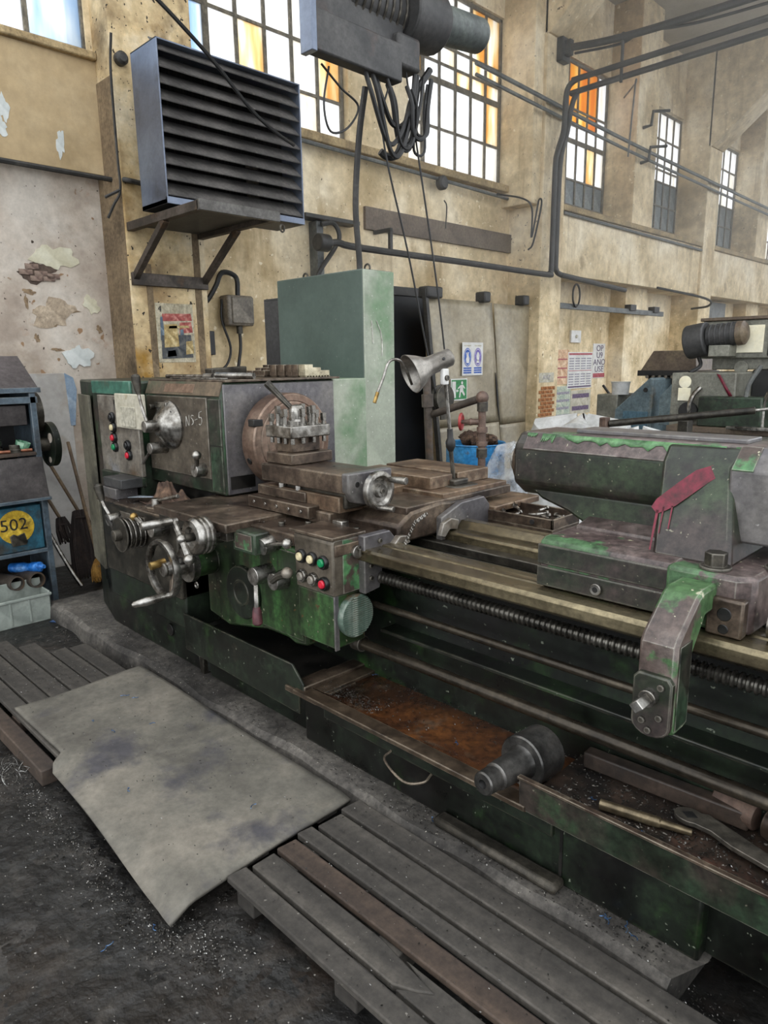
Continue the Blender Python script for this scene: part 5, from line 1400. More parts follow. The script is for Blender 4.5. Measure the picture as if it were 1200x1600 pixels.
# ------------------------------------------------------------------ bench in the left corner
be = thing('tool_bench', 'blue grey steel tool bench with numbered drawer in the left corner', 'bench', (-5.4, 1.3, 0))
YL = .7
MB().prism([(-5.03, 1.555), (-5.36, 1.77), (-5.85, 1.77), (-5.85, 1.555)], 'y', YL, 1.745).build('sloping_top', mat('violet_grey_sheet', ['4b4646', '575152', '635d5e'], 3, .5, metal=.25, speck=('a9a6a2', 50, .73)), be, .004)
bx('top_rim', M_bench, be, -5.06, -5.02, YL, 1.755, 1.525, 1.56, .003)
bx('frame_rim', M_bench, be, -5.07, -5.03, YL, 1.73, 1.455, 1.50, .003)
bx('inner_back', M_cable, be, -5.5, -5.48, YL, 1.72, .03, 1.53, 0)
bx('side_panel', M_bench, be, -5.85, -5.08, 1.70, 1.715, .05, 1.54, .003)
bx('corner_post', M_bench, be, -5.07, -5.03, 1.68, 1.72, 0, 1.53, .004)
bx('back_panel', M_dgrey, be, -5.86, -5.84, YL, 1.72, .03, 1.55, .003)
bx('dark_drawer', M_bdark, be, -5.45, -5.06, YL, 1.66, 1.31, 1.445, .005)
bx('tool_shelf', M_woodb, be, -5.5, -5.03, YL, 1.69, 1.105, 1.128, .004)
MB().prism([(-5.05, 1.095), (-5.03, 1.095), (-4.965, .82), (-4.985, .815)], 'y', YL, 1.715).build('tilted_drawer', M_bdark, be, .004)
bx('drawer_rim', M_bench, be, -5.0, -4.955, YL, 1.725, .80, .822, .003)
bdw = bx('numbered_drawer', M_bdraw, be, -5.5, -5.04, YL, 1.672, .455, .765, .006)
MB().rev((-5.04, 1.50, .63), (1, 0, 0), [(0, .115), (.003, .115), (.003, 0)], 36).build('yellow_disc', M_yel, bdw)
text('drawer_number', '502', .115, (-5.036, 1.485, .645), (0, 1, 0), (0, 0, 1), M_ink, bdw, sx=1.05)
MB().prism([(1.46, .50), (1.45, .57), (1.475, .585), (1.50, .57), (1.545, .585), (1.56, .52), (1.55, .50)], 'x', -5.041, -5.028).build('drawer_latch', M_iron, bdw, .003)
bx('shelf_lip', M_bench, be, -5.07, -5.03, YL, 1.69, .425, .452, .003)
bx('base_shelf', M_dgrey, be, -5.5, -5.04, YL, 1.70, .04, .06, .003)
# things on the open shelves
sh = 1.129
for i, (x, y, r, h, lab) in enumerate(((-5.17, 1.47, .05, .09, 'steel bearing ring standing on the bench shelf'), (-5.12, 1.585, .045, .05, 'dark ring gauge lying on the bench shelf beside the green cup'), (-5.2, 1.42, .06, .05, 'black hub lying at the left of the bench shelf'))):
    tag(MB().rev((x, y, sh), (0, 0, 1), [(0, r), (h * .4, r), (h * .45, r * .9), (h * .8, r * .95), (h, r * .9), (h, r * .5), (h * .3, r * .45)], 22).build('machine_ring', M_steel if i == 0 else M_iron), lab, 'ring')
tag(MB().rev((-5.12, 1.615, sh), (.2, .3, 1), [(0, .02), (.03, .045), (.07, .05), (.07, .045), (.03, .035)], 7, False).build('folded_cloth', mat('green_cup', ['4a8a62', '77a88a', 'a3bfa6'], 20, .6)), 'small crumpled green cloth on the bench shelf', 'cloth')
for i, (y, l, lab) in enumerate(((1.60, .07, 'right'), (1.44, .09, 'left'))):
    tag(MB().tube([(-5.09, y, sh + .012), (-5.06, y + l, sh + .012)], .011, 8).build('copper_stub', mat('dull_copper', ['7a4a34', '95624a'], 9, .45, metal=.5)), '%s of two copper stubs lying on the bench shelf' % lab, 'stub')
tag(MB().rev((-5.25, 1.50, .30), (.93, .45, .12), [(0, .03), (0, .035), (.12, .036), (.13, .03), (.18, .03), (.19, .036), (.26, .036), (.27, .02), (.30, .014), (.30, 0)], 18).build('spray_bottle', mat('bright_blue_plastic', ['1f5fb0', '2c74c6', '6fa3dd'], 9, .3)), 'bright blue bottle lying on the lower bench shelf', 'bottle')
for i, (y, z, r, lab) in enumerate(((1.42, .24, .05, 'left'), (1.55, .235, .055, 'right'))):
    tag(MB().rev((-5.46, y - .03, z - .03), (1, .1, .1), [(0, r), (.5, r), (.5, r * .82), (0.05, r * .8)], 22, False).build('short_pipe', M_angle), '%s dark pipe end lying on the lower bench shelf' % lab, 'pipe')
tag(MB().prism([(1.56, .10), (1.58, .33), (1.62, .32), (1.67, .15), (1.67, .10)], 'x', -5.25, -5.235).build('steel_plate', M_dgrey), 'dark steel plate leaning on the lower bench shelf', 'plate')
# plastic bin on the floor
bn = thing('storage_bin', 'pale grey plastic stacking bin on the floor before the bench', 'bin', (-4.95, 1.35, 0))
for (x0, x1, y0_, y1_, z1_) in ((-4.85, -4.838, 1.02, 1.60, .185), (-5.02, -5.008, 1.02, 1.60, .26), (-5.02, -4.838, 1.588, 1.60, .2), (-5.02, -4.838, 1.02, 1.032, .2)):
    bx('bin_wall', M_bin, bn, x0, x1, y0_, y1_, .008, z1_, .004)
bx('bin_floor', M_bin, bn, -5.02, -4.838, 1.02, 1.60, 0, .012, .003)
bx('bin_rim', M_bin, bn, -4.848, -4.828, 1.02, 1.606, .172, .19, .004)
for y in (1.14, 1.34, 1.46):
    bx('bin_rib', M_bin, bn, -4.84, -4.832, y - .006, y + .006, .015, .175, .002)
# discs hung on the end of the bench
for i, (x, y, z, r, lab) in enumerate(((-5.10, 1.81, 1.165, .155, 'green cast pulley disc with a round hole hung on the bench end'), (-5.2, 1.76, 1.385, .14, 'dark flanged disc hung behind the green pulley on the bench end'))):
    d = thing('pulley_disc', lab, 'disc', (x, y, z - r), 'discs hung on the bench end')
    MB().rev((x, y - .02, z), (0, 1, 0), [(0, .03), (0, r * .88), (-.008, r * .9), (-.008, r), (.035, r), (.035, r * .9), (.02, r * .88), (.02, 0)], 40).build('disc', M_dg if i == 0 else M_iron, d)
    MB().rev((x + r * .35, y - .021, z + r * .3), (0, -1, 0), [(0, r * .22), (.003, r * .22), (.003, 0)], 18).build('hole_plug', M_pale, d)
    MB().rev((x + r * .1, y - .021, z - r * .7), (0, -1, 0), [(0, r * .14), (.003, r * .14), (.003, 0)], 18).build('hole_plug', M_pale, d)
    cy('hub', M_iron, d, (x, 1.716, z), (x, y + .05, z), r * .3, n=18)
# brooms and scrap leaning on the wall
rb = random.Random(21)


def broom(name, lab, top, mid, bot, m, rt, rbm, nb, bm2=None):
    t = thing(name, lab, 'broom', (bot[0], bot[1], 0))
    cy('handle', M_handle, t, mid, top, .014, n=10)
    mb = MB()
    mid, bot = Vector(mid), Vector(bot)
    d = (bot - mid).normalized()
    s = Vector((0, 1, 0))
    w = d.cross(s).normalized()
    for k in range(nb):
        a, b_ = rb.uniform(-1, 1), rb.uniform(-1, 1)
        p0 = mid + s * a * rt + w * b_ * rt * .6 - d * .02
        p1 = bot + s * (a * rbm + rb.uniform(-.01, .01)) + w * b_ * rbm * .5 + Vector((0, 0, rb.uniform(0, .05)))
        p1.z = max(p1.z, .012)
        mb.tube([p0, (p0 + p1) / 2 + s * a * rbm * .25, p1], .0035, 4, 2)
    mb.build('bristles', m, t, kind='stuff')
    MB().torus(mid + d * .05, d, rt * 1.0, .008, 18, 6).build('binding', bm2 or M_handle, t)
    return t


broom('straw_broom', 'straw broom with yellow bristles leaning by the lathe end', (-5.93, 2.24, 1.08), (-5.42, 2.185, .17), (-5.33, 2.165, .02), M_bris, .025, .075, 120)
broom('twig_broom', 'dark twig broom with worn wooden handle leaning on the wall', (-5.97, 2.06, .98), (-5.72, 2.19, .52), (-5.5, 2.13, .02), M_brisd, .05, .11, 200, M_brisd)
broom('hand_brush', 'short dark brush between bench and twig broom', (-5.97, 1.94, .86), (-5.75, 2.05, .48), (-5.66, 2.05, .30), M_brisd, .03, .06, 70, M_brisd)
tag(MB().tube([(-5.80, 1.88, .62), (-5.6, 1.92, .36), (-5.4, 1.96, .14), (-5.3, 1.99, .03)], .016, 8).build('bent_bar', M_steel), 'bent shiny bar leaning low beside the bench', 'bar')
tag(MB().add([(-4.77, 1.55, .004), (-4.70, 1.60, .004), (-4.86, 1.90, .02), (-4.93, 1.87, .02)], [(0, 1, 2, 3)]).build('sheet_offcut', mat('blue_sheet_offcut', ['2c4468', '3a557c'], 9, .4), solid=.004), 'blue sheet metal offcut on the floor by the bin', 'offcut')
tag(MB().add([(-5.1, 2.02, .006), (-5.04, 2.12, .006), (-5.09, 2.14, .008), (-5.14, 2.05, .006)], [(0, 1, 2, 3)]).build('leaf_scrap', mat('orange_scrap', ['8a4a2a', 'a5623a'], 9, .8), solid=.003), 'orange brown scrap on the floor under the straw broom', 'scrap')

# plaster damage on the lower left wall
def blob(name, m, yc, zc, ry, rz, seed, x, parent=wall, th=.006, n=26, **t):
    rr = random.Random(seed)
    ph = [rr.random() * 6.28 for _ in range(4)]
    pts = []
    for k in range(n):
        a = 2 * math.pi * k / n
        w = 1 + .22 * math.sin(2 * a + ph[0]) + .16 * math.sin(5 * a + ph[1]) + .1 * math.sin(9 * a + ph[2])
        pts.append((yc + ry * w * math.cos(a), zc + rz * w * math.sin(a)))
    return MB().prism(pts, 'x', x - .02, x + th).build(name, m, parent, **t)


WLX = WX - .1
M_wpl = mat('white_plaster_patch', ['b5bab7', 'c5c9c5', 'd0d3cf'], 6, .9, grit=.08)
M_ypl = mat('yellow_white_plaster_patch', ['b8b197', 'c5bfa6', 'd0ccb6'], 6, .9, grit=.1)
blob('plaster_patch', M_ypl, 2.36, 2.56, .15, .10, 3, WLX)
blob('plaster_patch', M_wpl, 2.47, 1.77, .10, .10, 8, WLX, th=.012, label='white plaster patch')
blob('plaster_patch', M_ypl, 2.62, 2.2, .06, .07, 12, WLX)
blob('plaster_patch', mat('flaked_grey_layer', ['a08f7a', 'b5a48e'], 6, .9), 2.3, 2.12, .16, .11, 15, WLX, th=.004)
hole = blob('bare_brick_hole', mat('dark_mortar', ['4d4038', '5f5046'], 9, .95), 2.22, 2.43, .15, .07, 20, WLX, th=.002, label='hole with bare red brick')
mbk = MB().box(-.006, .008, -.05, .05, -.02, .02).mesh('brick', mat('red_brick', ['65524a', '7a665b', '8d7a6d'], 14, .9), (0, 0, 0))
for (y, z) in ((2.12, 2.43), (2.235, 2.425), (2.17, 2.475), (2.29, 2.39), (2.2, 2.385), (2.33, 2.41)):
    place(mbk, 'brick', (WLX + .004, y, z), hole)
for k, (y, z, ry, rz) in enumerate(((2.13, 2.28, .05, .02), (2.3, 2.03, .03, .02), (2.45, 2.14, .06, .012), (2.67, 2.0, .025, .03), (2.3, 1.83, .05, .012), (2.15, 1.92, .02, .03), (2.1, 2.2, .012, .06))):
    blob('flake_scar', mat('brown_flake_scar', ['7a6650', '8f7a60'], 9, .95), y, z, ry, rz, 30 + k, WLX, th=.003)
blob('plaster_patch', M_wpl, 2.05, 3.58, .04, .10, 41, WX + .02, th=.003)
blob('plaster_patch', M_wpl, 2.02, 3.44, .05, .06, 42, WX + .02, th=.003)
blob('plaster_patch', M_wpl, 2.45, 3.40, .03, .10, 43, WX + .02, th=.003)
MB().prism([(1.7, 0), (2.36, 0), (2.36, 1.55), (2.33, 1.64), (1.7, 1.64)], 'x', WLX - .01, WLX + .012).build('dado_patch', mat('pale_grey_whitewash', ['a09c96', 'b0aca6', 'bcb8b2'], 2, .9, stain=('968b7b', 3, .55, .72), grit=.12, gscale=12), wall, .003)
MB().prism([(2.34, 1.2), (2.38, 1.2), (2.42, 1.5), (2.40, 1.6), (2.33, 1.64)], 'x', WLX - .01, WLX + .014).build('blue_smear', mat('faded_blue_smear', ['72869a', '8798a8', 'a3aeb8'], 7, .9, grit=.2), wall, .002)

# lumpy trodden crust of dirt on the nearer floor
from mathutils import noise as mnoise


def crust(u, v):
    x, y = -5.6 + 5.9 * u, -.6 + 2.2 * v
    q = mnoise.noise(Vector((x * 3, y * 3, 0))) * .007 + mnoise.noise(Vector((x * 9, y * 9, 3))) * .0045 + mnoise.noise(Vector((x * 24, y * 24, 7))) * .0028
    return (x, y, max(-.004, .001 + q * min(1, (1 - v) * 12)))


MB().grid(crust, 300, 130).build('dirt_crust', M_floor, floor)

# ------------------------------------------------------------------ floor boards, mat, pallets
op = thing('old_pallet', 'worn pallet with close boards lying under the grey mat', 'pallet', (-3.0, 1.2, 0))
ys = [.90, .985, 1.085, 1.19, 1.295, 1.395, 1.50]
xe = [-4.1, -4.35, -4.42, -4.25, -4.05, -4.02]
for k in range(6):
    bx('board', M_wood, op, xe[k], -1.82 + .03 * ((k * 7) % 3), ys[k] + .004, ys[k + 1] - .006, .06, .083 + .003 * (k % 2), .004)
for x in (-4.0, -3.4, -2.6, -1.9):
    bx('bearer', M_woodb, op, x - .05, x + .05, .90, 1.5, 0, .06, .004)
tag(bx('loose_plank', M_woodb, None, -4.3, -2.83, .815, .885, .0, .072, .006), 'single brown plank along the left side of the mat', 'plank')


def mat_pt(u, v):
    x = -3.445 + 1.69 * u
    yl = .915 if x < -2.84 else .852 - .05 * (x + 2.84)
    if -2.86 < x < -2.80:
        yl = .915 - (.915 - .852) * (x + 2.86) / .06
    y = yl + (1.555 - yl) * v
    z = .092 + .004 * math.sin(5 * x + 3 * y) + .004 * math.sin(9 * y - 2 * x)
    edge = max(0, (.10 - v) / .10)
    if x > -2.8:
        z -= edge * .022 * (1 + .6 * math.sin(6 * x))
    z -= max(0, (u - .97) / .03) * .008
    return (x + .02 * (1 - v) * (u > .99), y, z)


tag(MB().grid(mat_pt, 90, 34).build('rubber_mat', M_matr, solid=.014), 'grey dusty rubber mat lying before the lathe', 'mat')
np_ = thing('slatted_pallet', 'grey wooden duckboard pallet with wide gaps in the foreground', 'pallet', (-.9, 1.28, 0))
sl = [(1.0, 1.07), (1.084, 1.172), (1.19, 1.266), (1.285, 1.346), (1.362, 1.466), (1.48, 1.565)]
for k, (a, b_) in enumerate(sl):
    m = M_woodb if k == 2 else M_wood
    x0 = -1.735 + .01 * ((k * 5) % 3)
    if k == 1:
        MB().prism([(x0, a), (-1.08, a + .002), (-1.02, a + .03), (-.98, b_ - .03), (-1.12, b_ - .012), (-1.2, b_), (x0, b_)], 'z', .074, .099).build('slat', m, np_, .004)
        MB().prism([(-1.07, a + .002), (.4, a), (.4, b_), (-1.11, b_), (-1.0, b_ - .028), (-1.035, a + .028)], 'z', .068, .092).build('slat', m, np_, .004)
    else:
        MB().prism([(x0, a), (.4, a + .006 * math.sin(k)), (.4, b_ + .006 * math.sin(k)), (x0 + .008, b_)], 'z', .076, .1 + .002 * (k % 2)).build('slat', m, np_, .005)
for x in (-1.66, -1.19, -.5, .2):
    bx('bearer', M_wood, np_, x - .045, x + .045, 1.015, 1.55, 0, .076, .005)

# ------------------------------------------------------------------ loose things on the lathe
jawm = MB().prism([(-.085, 0), (-.085, .03), (-.03, .03), (-.03, .046), (.0, .046), (.0, .062), (.02, .062), (.02, .062), (.085, .062), (.085, 0)], 'x', -.03, .03)


def jaw(x, y, z, flip, lab, m):
    s = -1 if flip else 1
    pr = [(-.085, .006), (-.085, .066), (-.03, .066), (-.03, .05), (.025, .05), (.025, .034), (.085, .034), (.085, .006)]
    mb = MB().prism([(y + s * a, z + b_) for a, b_ in pr], 'x', x - .028, x + .028)
    for k in range(9):
        yy = y + s * (-.08 + k * .02)
        mb.box(x - .026, x + .026, min(yy, yy + s * .01), max(yy, yy + s * .01), z, z + .007)
    return tag(mb.build('chuck_jaw', m, None, .0015), lab, 'chuck jaw', 'chuck jaws on the headstock lid')


zt = 1.6225
jaw(-2.985, 2.465, zt, False, 'bright stepped chuck jaw at the right end of the row on the headstock', mat('clean_jaw_steel', ['9a9079', 'b3a98f', 'c9c0a6'], 12, .4, metal=.5))
names = ['second', 'third', 'fourth', 'fifth', 'sixth', 'seventh', 'eighth']
for k in range(7):
    jaw(-3.055 - .068 * k - (.03 if k > 3 else 0), 2.47 + .006 * ((k * 3) % 4), zt, k > 3, '%s chuck jaw from the right in the brown row on the headstock' % names[k], M_bsteel)
tag(MB().tube([(-3.66, 1.96, zt + .012), (-3.3, 1.98, zt + .012)], .011, 10).tube([(-3.30, 1.98, zt + .012), (-3.22, 1.985, zt + .012)], .016, 10).build('socket_bar', M_steel), 'steel bar with dark collar lying left on the headstock lid', 'bar')
tag(MB().tube([(-3.2, 1.99, zt + .018), (-2.98, 2.07, zt + .014)], .016, 10).build('round_bar', M_steel), 'bright round bar lying right on the headstock lid', 'bar')
tag(MB().box(-3.5, -3.0, 1.89, 1.93, zt, zt + .008).build('flat_bar', M_steel, None, .002), 'thin flat bar along the front edge of the headstock lid', 'bar')
tag(MB().prism([(2.2, zt), (2.2, zt + .05), (2.44, zt + .06), (2.44, zt)], 'x', -3.66, -3.58).build('clamp_block', M_iron, None, .006), 'dark clamp block at the far left of the headstock lid', 'block')
# tray of small tools on the gearbox
zg = .9705
ob = thing('steel_box', 'small steel box with a tilted lid on the gearbox top', 'box', (-3.95, 1.72, zg - .02))
bx('box_body', M_hg, ob, -3.9, -3.72, 1.63, 1.76, zg, zg + .06, .004)
bx('box_lid', M_dgrey, ob, -3.885, -3.66, 1.64, 1.765, zg + .062, zg + .115, .004)


def cloth(name, lab, c, sx_, sy_, h, m, seed):
    rr = random.Random(seed)
    ph = [rr.random() * 6.28 for _ in range(8)]

    def fn(u, v):
        a, b_ = u * 2 - 1, v * 2 - 1
        r = min(1, (a * a + b_ * b_) ** .5)
        base = (1 - r ** 2.2)
        w = .72 + .16 * math.sin(4 * a + ph[0] + 3 * b_) + .12 * math.sin(6 * b_ + ph[1] - 4 * a) + .12 * math.sin(12 * a + ph[2] + 5 * b_) + .07 * math.sin(19 * b_ + ph[3] + 9 * a)
        return (c[0] + sx_ * a * (1 + .12 * math.sin(4 * b_ + ph[4])), c[1] + sy_ * b_ * (1 + .12 * math.sin(4 * a + ph[5])), c[2] + .004 + h * base * max(.08, w))
    return tag(MB().grid(fn, 40, 30).build(name, m, solid=.004), lab, 'rag')


cloth('rag', 'brown greasy rag bunched on the gearbox top under the headstock', (-3.36, 1.765, zg), .19, .08, .13, M_rag, 9)
tag(MB().add([(-3.64, 1.66, zg + .02), (-3.44, 1.68, zg + .045), (-3.42, 1.74, zg + .04), (-3.62, 1.72, zg + .025)], [(0, 1, 2, 3)]).build('paper_scrap', mat('bluish_paper', ['8d98a3', 'a5afb8'], 9, .6), solid=.003), 'bluish paper scrap stuck under the greasy rag', 'paper')
sg = thing('indexing_knob', 'scalloped steel index wheel with small lever on the gearbox top', 'knob', (-3.30, 1.655, zg))
mb = MB()
n = 48
pl = [(-3.30 + .075 * (1 + .05 * (k % 4 < 2)) * math.cos(2 * math.pi * k / n), 1.655 + .05 * (1 + .05 * (k % 4 < 2)) * math.sin(2 * math.pi * k / n)) for k in range(n)]
mb.prism(pl, 'z', zg, zg + .02).build('scalloped_wheel', M_bsteel, sg, .002)
cy('hub', M_steel, sg, (-3.30, 1.655, zg + .02), (-3.30, 1.655, zg + .06), .026, .024)
cy('lever_rod', M_steel, sg, (-3.29, 1.655, zg + .05), (-3.12, 1.68, zg + .09), .007, .011, 12)

# chain, bolt box and back plate
mb = MB()
P0, P1, P2 = Vector((-1.80, 1.88, .96)), Vector((-1.80, 1.97, 1.08)), Vector((-1.99, 2.40, 1.13))
for k in range(34):
    t = k / 33
    p = P0.lerp(P1, t * 3) if t < 1 / 3 else P1.lerp(P2, (t - 1 / 3) * 1.5) - Vector((0, 0, .015 * math.sin((t - 1 / 3) * 1.5 * math.pi)))
    mb.torus(p, (1, .3, 0) if k % 2 else (.2, 1, .3), .007, .0022, 8, 5)
tag(mb.build('safety_chain', M_steel), 'thin bright chain hanging over the rear slideway', 'chain')
bb = thing('bolt_tray', 'open metal tray of bolts on the back edge of the bed', 'tray', (-1.7, 2.6, 1.0))
for a in ((-1.90, -1.50, 2.49, 2.50, 1.0, 1.045), (-1.90, -1.50, 2.70, 2.71, 1.0, 1.05), (-1.90, -1.89, 2.49, 2.71, 1.0, 1.05), (-1.51, -1.50, 2.49, 2.71, 1.0, 1.045), (-1.90, -1.50, 2.49, 2.71, .985, 1.002)):
    bx('tray_wall', M_bsteel, bb, *a, .002)
cy('side_hole', M_cable, bb, (-1.60, 2.491, 1.022), (-1.60, 2.488, 1.022), .012)
for k in range(14):
    x, y = rb.uniform(-1.86, -1.54), rb.uniform(2.53, 2.67)
    a = rb.uniform(0, 3.14)
    p = Vector((x, y, 1.016 + .016 * (k % 3)))
    d = Vector((math.cos(a), math.sin(a), .1)) * .022
    tag(MB().cyl(p - d, p + d, .006, n=8).cyl(p + d, p + d * 1.4, .011, n=6).build('bolt', M_steel), 'loose steel bolt lying in the bolt tray', 'bolt', 'bolts in the tray behind the bed')

# in the trays: mandrel, tools
md = thing('stepped_mandrel', 'stepped steel mandrel resting across the tray lip', 'mandrel', (-1.09, 1.72, .39))
MB().rev((-1.105, 1.50, .475), (.06, 1, -.03), [(0, .014), (.0, .032), (.005, .036), (.045, .038), (.05, .034), (.058, .034), (.062, .042), (.165, .046), (.185, .055), (.185, .078), (.19, .082), (.30, .082), (.305, .078), (.305, 0)], 40, False).build('mandrel_body', mat('dark_turned_steel', ['4a4947', '62605d', '7d7a76'], 7, .3, metal=.8), md)
MB().rev((-1.105, 1.50, .475), (.06, 1, -.03), [(-.0005, .020), (.004, .018), (.02, .010), (.02, 0)], 20, False).build('centre_hole', M_cable, md)
zf = .4055
tag(MB().rev((-.845, 1.725, zf + .016), (.95, .22, .0), [(0, .012), (0, .016), (.165, .016), (.17, .012), (.19, .012), (.25, .010), (.25, 0)], 16).build('handle_bar', mat('brass_brown_steel', ['5f5442', '7a6d56', '8f8268'], 9, .35, metal=.7)), 'brownish steel handle bar lying in the swarf tray', 'bar')
mb = MB()
out = []
for k in range(19):
    a = math.radians(60 + k * 13.5)
    out.append((-.628 + .042 * math.cos(a), 1.83 + .034 * math.sin(a)))
out += [(-.56, 1.80), (-.50, 1.775), (-.40, 1.755), (-.30, 1.745), (-.30, 1.80), (-.42, 1.81), (-.52, 1.845), (-.59, 1.868)]
wr = thing('ring_spanner', 'flat steel spanner with square hole lying in the swarf tray', 'spanner', (-.5, 1.8, zf))
mb.prism(out, 'z', zf + .02, zf + .034).build('spanner_body', mat('grey_spanner_steel', ['4c4842', '605b53', '736d63'], 9, .38, metal=.6), wr, .002)
MB().prism([(-.65, 1.83), (-.628, 1.848), (-.606, 1.83), (-.628, 1.812)], 'z', zf + .033, zf + .0352).build('square_hole', M_cable, wr)
MB().bar((-.99, 1.905, zf + .03), (-.50, 1.93, zf + .03), .05, .055).build('channel_bar', mat('brown_channel_bar', ['2a2522', '3d332c', '4d4037'], 6, .5, stain=('7a3a30', 4, .62, .70)), None, .006, label='heavy dark bar lying along the back of the swarf tray', cat='bar')
tag(MB().rev((-.60, 1.965, zf + .042), (.97, -.22, 0), [(0, .038), (.004, .042), (.115, .042), (.12, .038), (.12, 0)], 26).build('round_stub', M_rustp), 'rusty brown round bar stub in the swarf tray', 'stub')
tag(MB().rev((-.45, 1.93, zf + .05), (.9, -.3, 0), [(0, .045), (.004, .05), (.2, .05), (.2, 0)], 26).build('round_stub', M_bsteel), 'brown oily round stub at the right edge of the swarf tray', 'stub')
tag(MB().rev((-.487, 1.86, 1.039), (1, .05, 0), [(0, .034), (0, .038), (.4, .038), (.4, .034), (0.02, .034)], 26, False).build('steel_tube', M_steel), 'open steel tube beside the tailstock clamp at the right edge', 'tube')
tag(MB().rev((-.37, 1.93, 0), (0, 0, 1), [(0, .08), (.01, .085), (.09, .085), (.10, .09), (.11, .085), (.2, .085), (.2, 0)], 28).build('steel_roller', M_iron), 'dark steel roller on the floor at the lower right edge', 'roller')

# ------------------------------------------------------------------ swarf: uncountable chips and curls
M_chip = mat('bright_metal_chip', ['4a4845', '7a7874', 'b3b2ae'], 60, .3, metal=.85)
M_chipd = mat('dark_metal_chip', ['1c1b1a', '35332f', '5a5650'], 60, .4, metal=.5)
M_chipb = mat('blued_metal_curl', ['2c466b', '4a6c96', '7f93a8'], 60, .3, metal=.7)
rs = random.Random(77)


def chips(mb, n, fn, s0=.0015, s1=.0042):
    for _ in range(n):
        x, y, z = fn()
        a = rs.uniform(0, 6.28)
        l, w = rs.uniform(s0, s1), rs.uniform(s0, s1) * .5
        t = rs.uniform(-.6, .6)
        ux, uy = math.cos(a), math.sin(a)
        h = l * abs(t) + .0008
        mb.add([(x - ux * l, y - uy * l, z + .0006), (x + uy * w, y - ux * w, z + h * .6 + .001), (x + ux * l, y + uy * l, z + h + .001), (x - uy * w, y + ux * w, z + h * .5)], [(0, 1, 2, 3)])


def U(a, b_):
    return rs.uniform(a, b_)


def G(m, s):
    return rs.gauss(m, s)


zones = [
    (900, lambda: (U(-4.7, -1.8), 1.575 + abs(G(0, .03)) * -1 + .0, .002)),
    (500, lambda: (U(-4.4, -1.6), U(1.60, 1.72), .108)),
    (350, lambda: (U(-1.6, -.6), U(1.60, 1.72), .108)),
    (500, lambda: (U(-1.775, -1.74), U(.98, 1.56), .004)),
    (450, lambda: (G(-1.68, .12), G(.86, .06), .003)),
    (600, lambda: (lambda x: (x, .80 - abs(G(0, .06)), .003))(U(-2.9, -1.7))),
    (260, lambda: (G(-3.05, .15), G(.74, .06), .003)),
    (900, lambda: (U(-5.2, -1.0), U(.15, 1.0), .004)),
    (500, lambda: (U(-5.6, -4.3), U(1.4, 2.0), .003)),
    (300, lambda: (G(-5.3, .2), G(1.85, .12), .003)),
    (250, lambda: (U(-1.7, .2), U(1.0, 1.56), .1035)),
    (120, lambda: (U(-3.4, -1.8), U(.92, 1.52), .106)),
    (300, lambda: (U(-4.4, -3.5), U(.92, 1.5), .089)),
    (500, lambda: (G(-.52, .12), G(1.62, .05), .003)),
]
mb = MB()
for n, f in zones:
    chips(mb, n, f)
tag(mb.build('floor_swarf', M_chip), 'bright metal chips scattered over the floor and boards', 'swarf', kind='stuff')
mb = MB()
chips(mb, 500, lambda: (U(-2.1, -1.05), U(1.68, 2.25), .388), .002, .006)
chips(mb, 700, lambda: (U(-2.05, -1.7), G(2.05, .08), .389), .002, .006)
chips(mb, 500, lambda: (U(-2.08, -1.75), G(1.72, .03), .389), .002, .006)
chips(mb, 900, lambda: (U(-.98, -.2), U(1.63, 1.95), .407), .002, .006)
chips(mb, 300, lambda: (U(-1.15, -.9), U(1.95, 2.15), .39), .002, .007)
chips(mb, 220, lambda: (U(-2.8, -2.1), G(2.0, .1), .395), .002, .005)
chips(mb, 200, lambda: (U(-3.85, -3.05), G(1.65, .03), zg + .001), .002, .006)
chips(mb, 120, lambda: (U(-2.95, -2.0), U(1.56, 1.95), 1.053), .001, .003)
tag(mb.build('tray_swarf', M_chip), 'bright metal chips lying in the lathe trays and on its ledges', 'swarf', kind='stuff')
mb = MB()
for n, f in zones:
    chips(mb, n, f, .002, .006)
chips(mb, 1500, lambda: (U(-2.05, -1.0), G(2.1, .07), .389), .003, .009)
chips(mb, 900, lambda: (U(-.98, -.2), U(1.63, 2.1), .407), .003, .008)
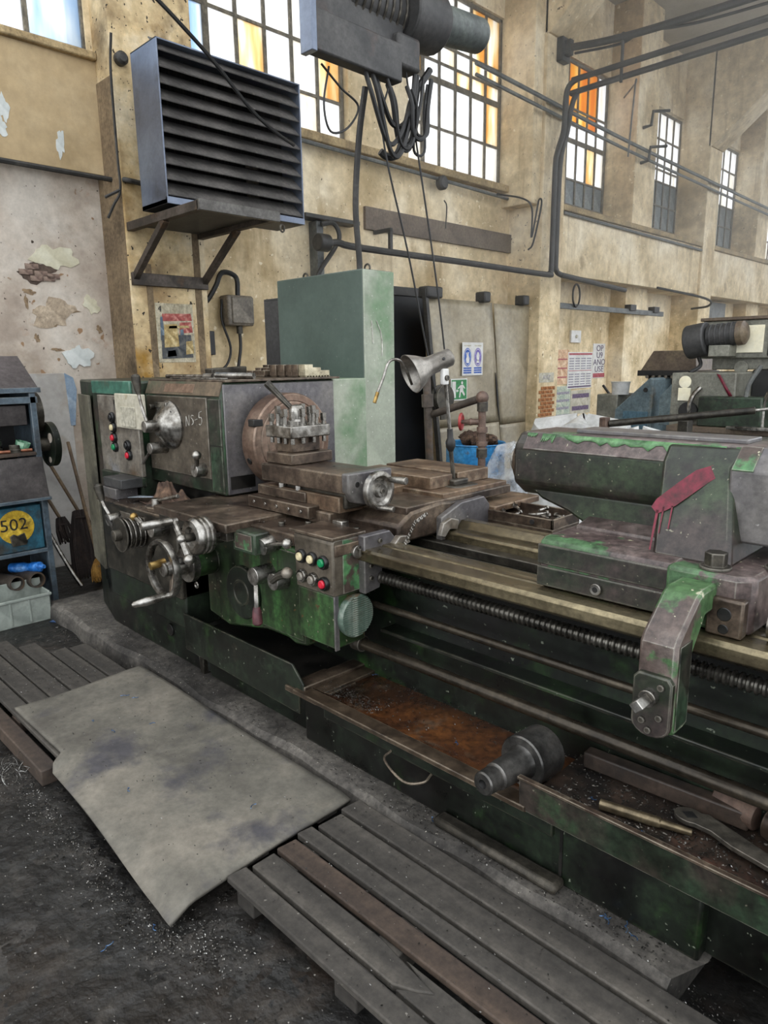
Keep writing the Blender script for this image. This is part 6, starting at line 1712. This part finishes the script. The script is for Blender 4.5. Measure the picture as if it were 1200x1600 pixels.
chips(mb, 300, lambda: (U(-3.85, -3.05), G(1.67, .03), zg + .001), .002, .008)
tag(mb.build('dark_swarf', M_chipd), 'dark metal chips and filings on floor and trays', 'swarf', kind='stuff')
mb = MB()
for k in range(26):
    x, y, z = rs.choice([(U(-3.3, -1.8), U(.55, .80), .006), (U(-1.5, -.6), U(1.62, 1.72), .112), (U(-3.3, -1.85), U(.95, 1.5), .109), (U(-.9, -.4), U(1.66, 1.8), .41), (U(-2.0, -1.2), U(1.7, 1.95), .394)])
    a = rs.uniform(0, 6.28)
    L = rs.uniform(.015, .04)
    pts = [(x + math.cos(a) * L * (t - .5) + .004 * math.sin(t * 9), y + math.sin(a) * L * (t - .5) + .004 * math.cos(t * 9), z + .002) for t in [i / 7 for i in range(8)]]
    mb.tube(pts, .0016, 5, 2)
tag(mb.build('swarf_curls', M_chipb), 'bluish curled metal shavings on mat, floor and plinth', 'swarf', kind='stuff')
mb = MB()
for k in range(14):
    c = Vector((G(-3.02, .06), G(.76, .03), .02))
    mb.torus(c, (rs.uniform(-1, 1), rs.uniform(-1, 1), .5), rs.uniform(.02, .05), .0012, 20, 4)
tag(mb.build('wire_swarf', M_chip), 'nest of thin bright wire curls beside the brown plank', 'swarf', kind='stuff')

# ------------------------------------------------------------------ thin haze volume in the far half of the hall
hm = bpy.data.materials.new('shop_haze')
hm.use_nodes = True
nt = hm.node_tree
for n_ in list(nt.nodes):
    if n_.type != 'OUTPUT_MATERIAL':
        nt.nodes.remove(n_)
vs_ = nt.nodes.new('ShaderNodeVolumeScatter')
vs_.inputs['Color'].default_value = (.96, .93, .86, 1)
vs_.inputs['Density'].default_value = .03
vs_.inputs['Anisotropy'].default_value = .35
nt.links.new(vs_.outputs[0], [n_ for n_ in nt.nodes if n_.type == 'OUTPUT_MATERIAL'][0].inputs['Volume'])
hz = MB().box(-5.66, 2.5, 3.6, 24, 2.3, 6.9).build('haze', hm, None, label='thin bright haze under the ceiling along the windows', cat='haze', kind='stuff')
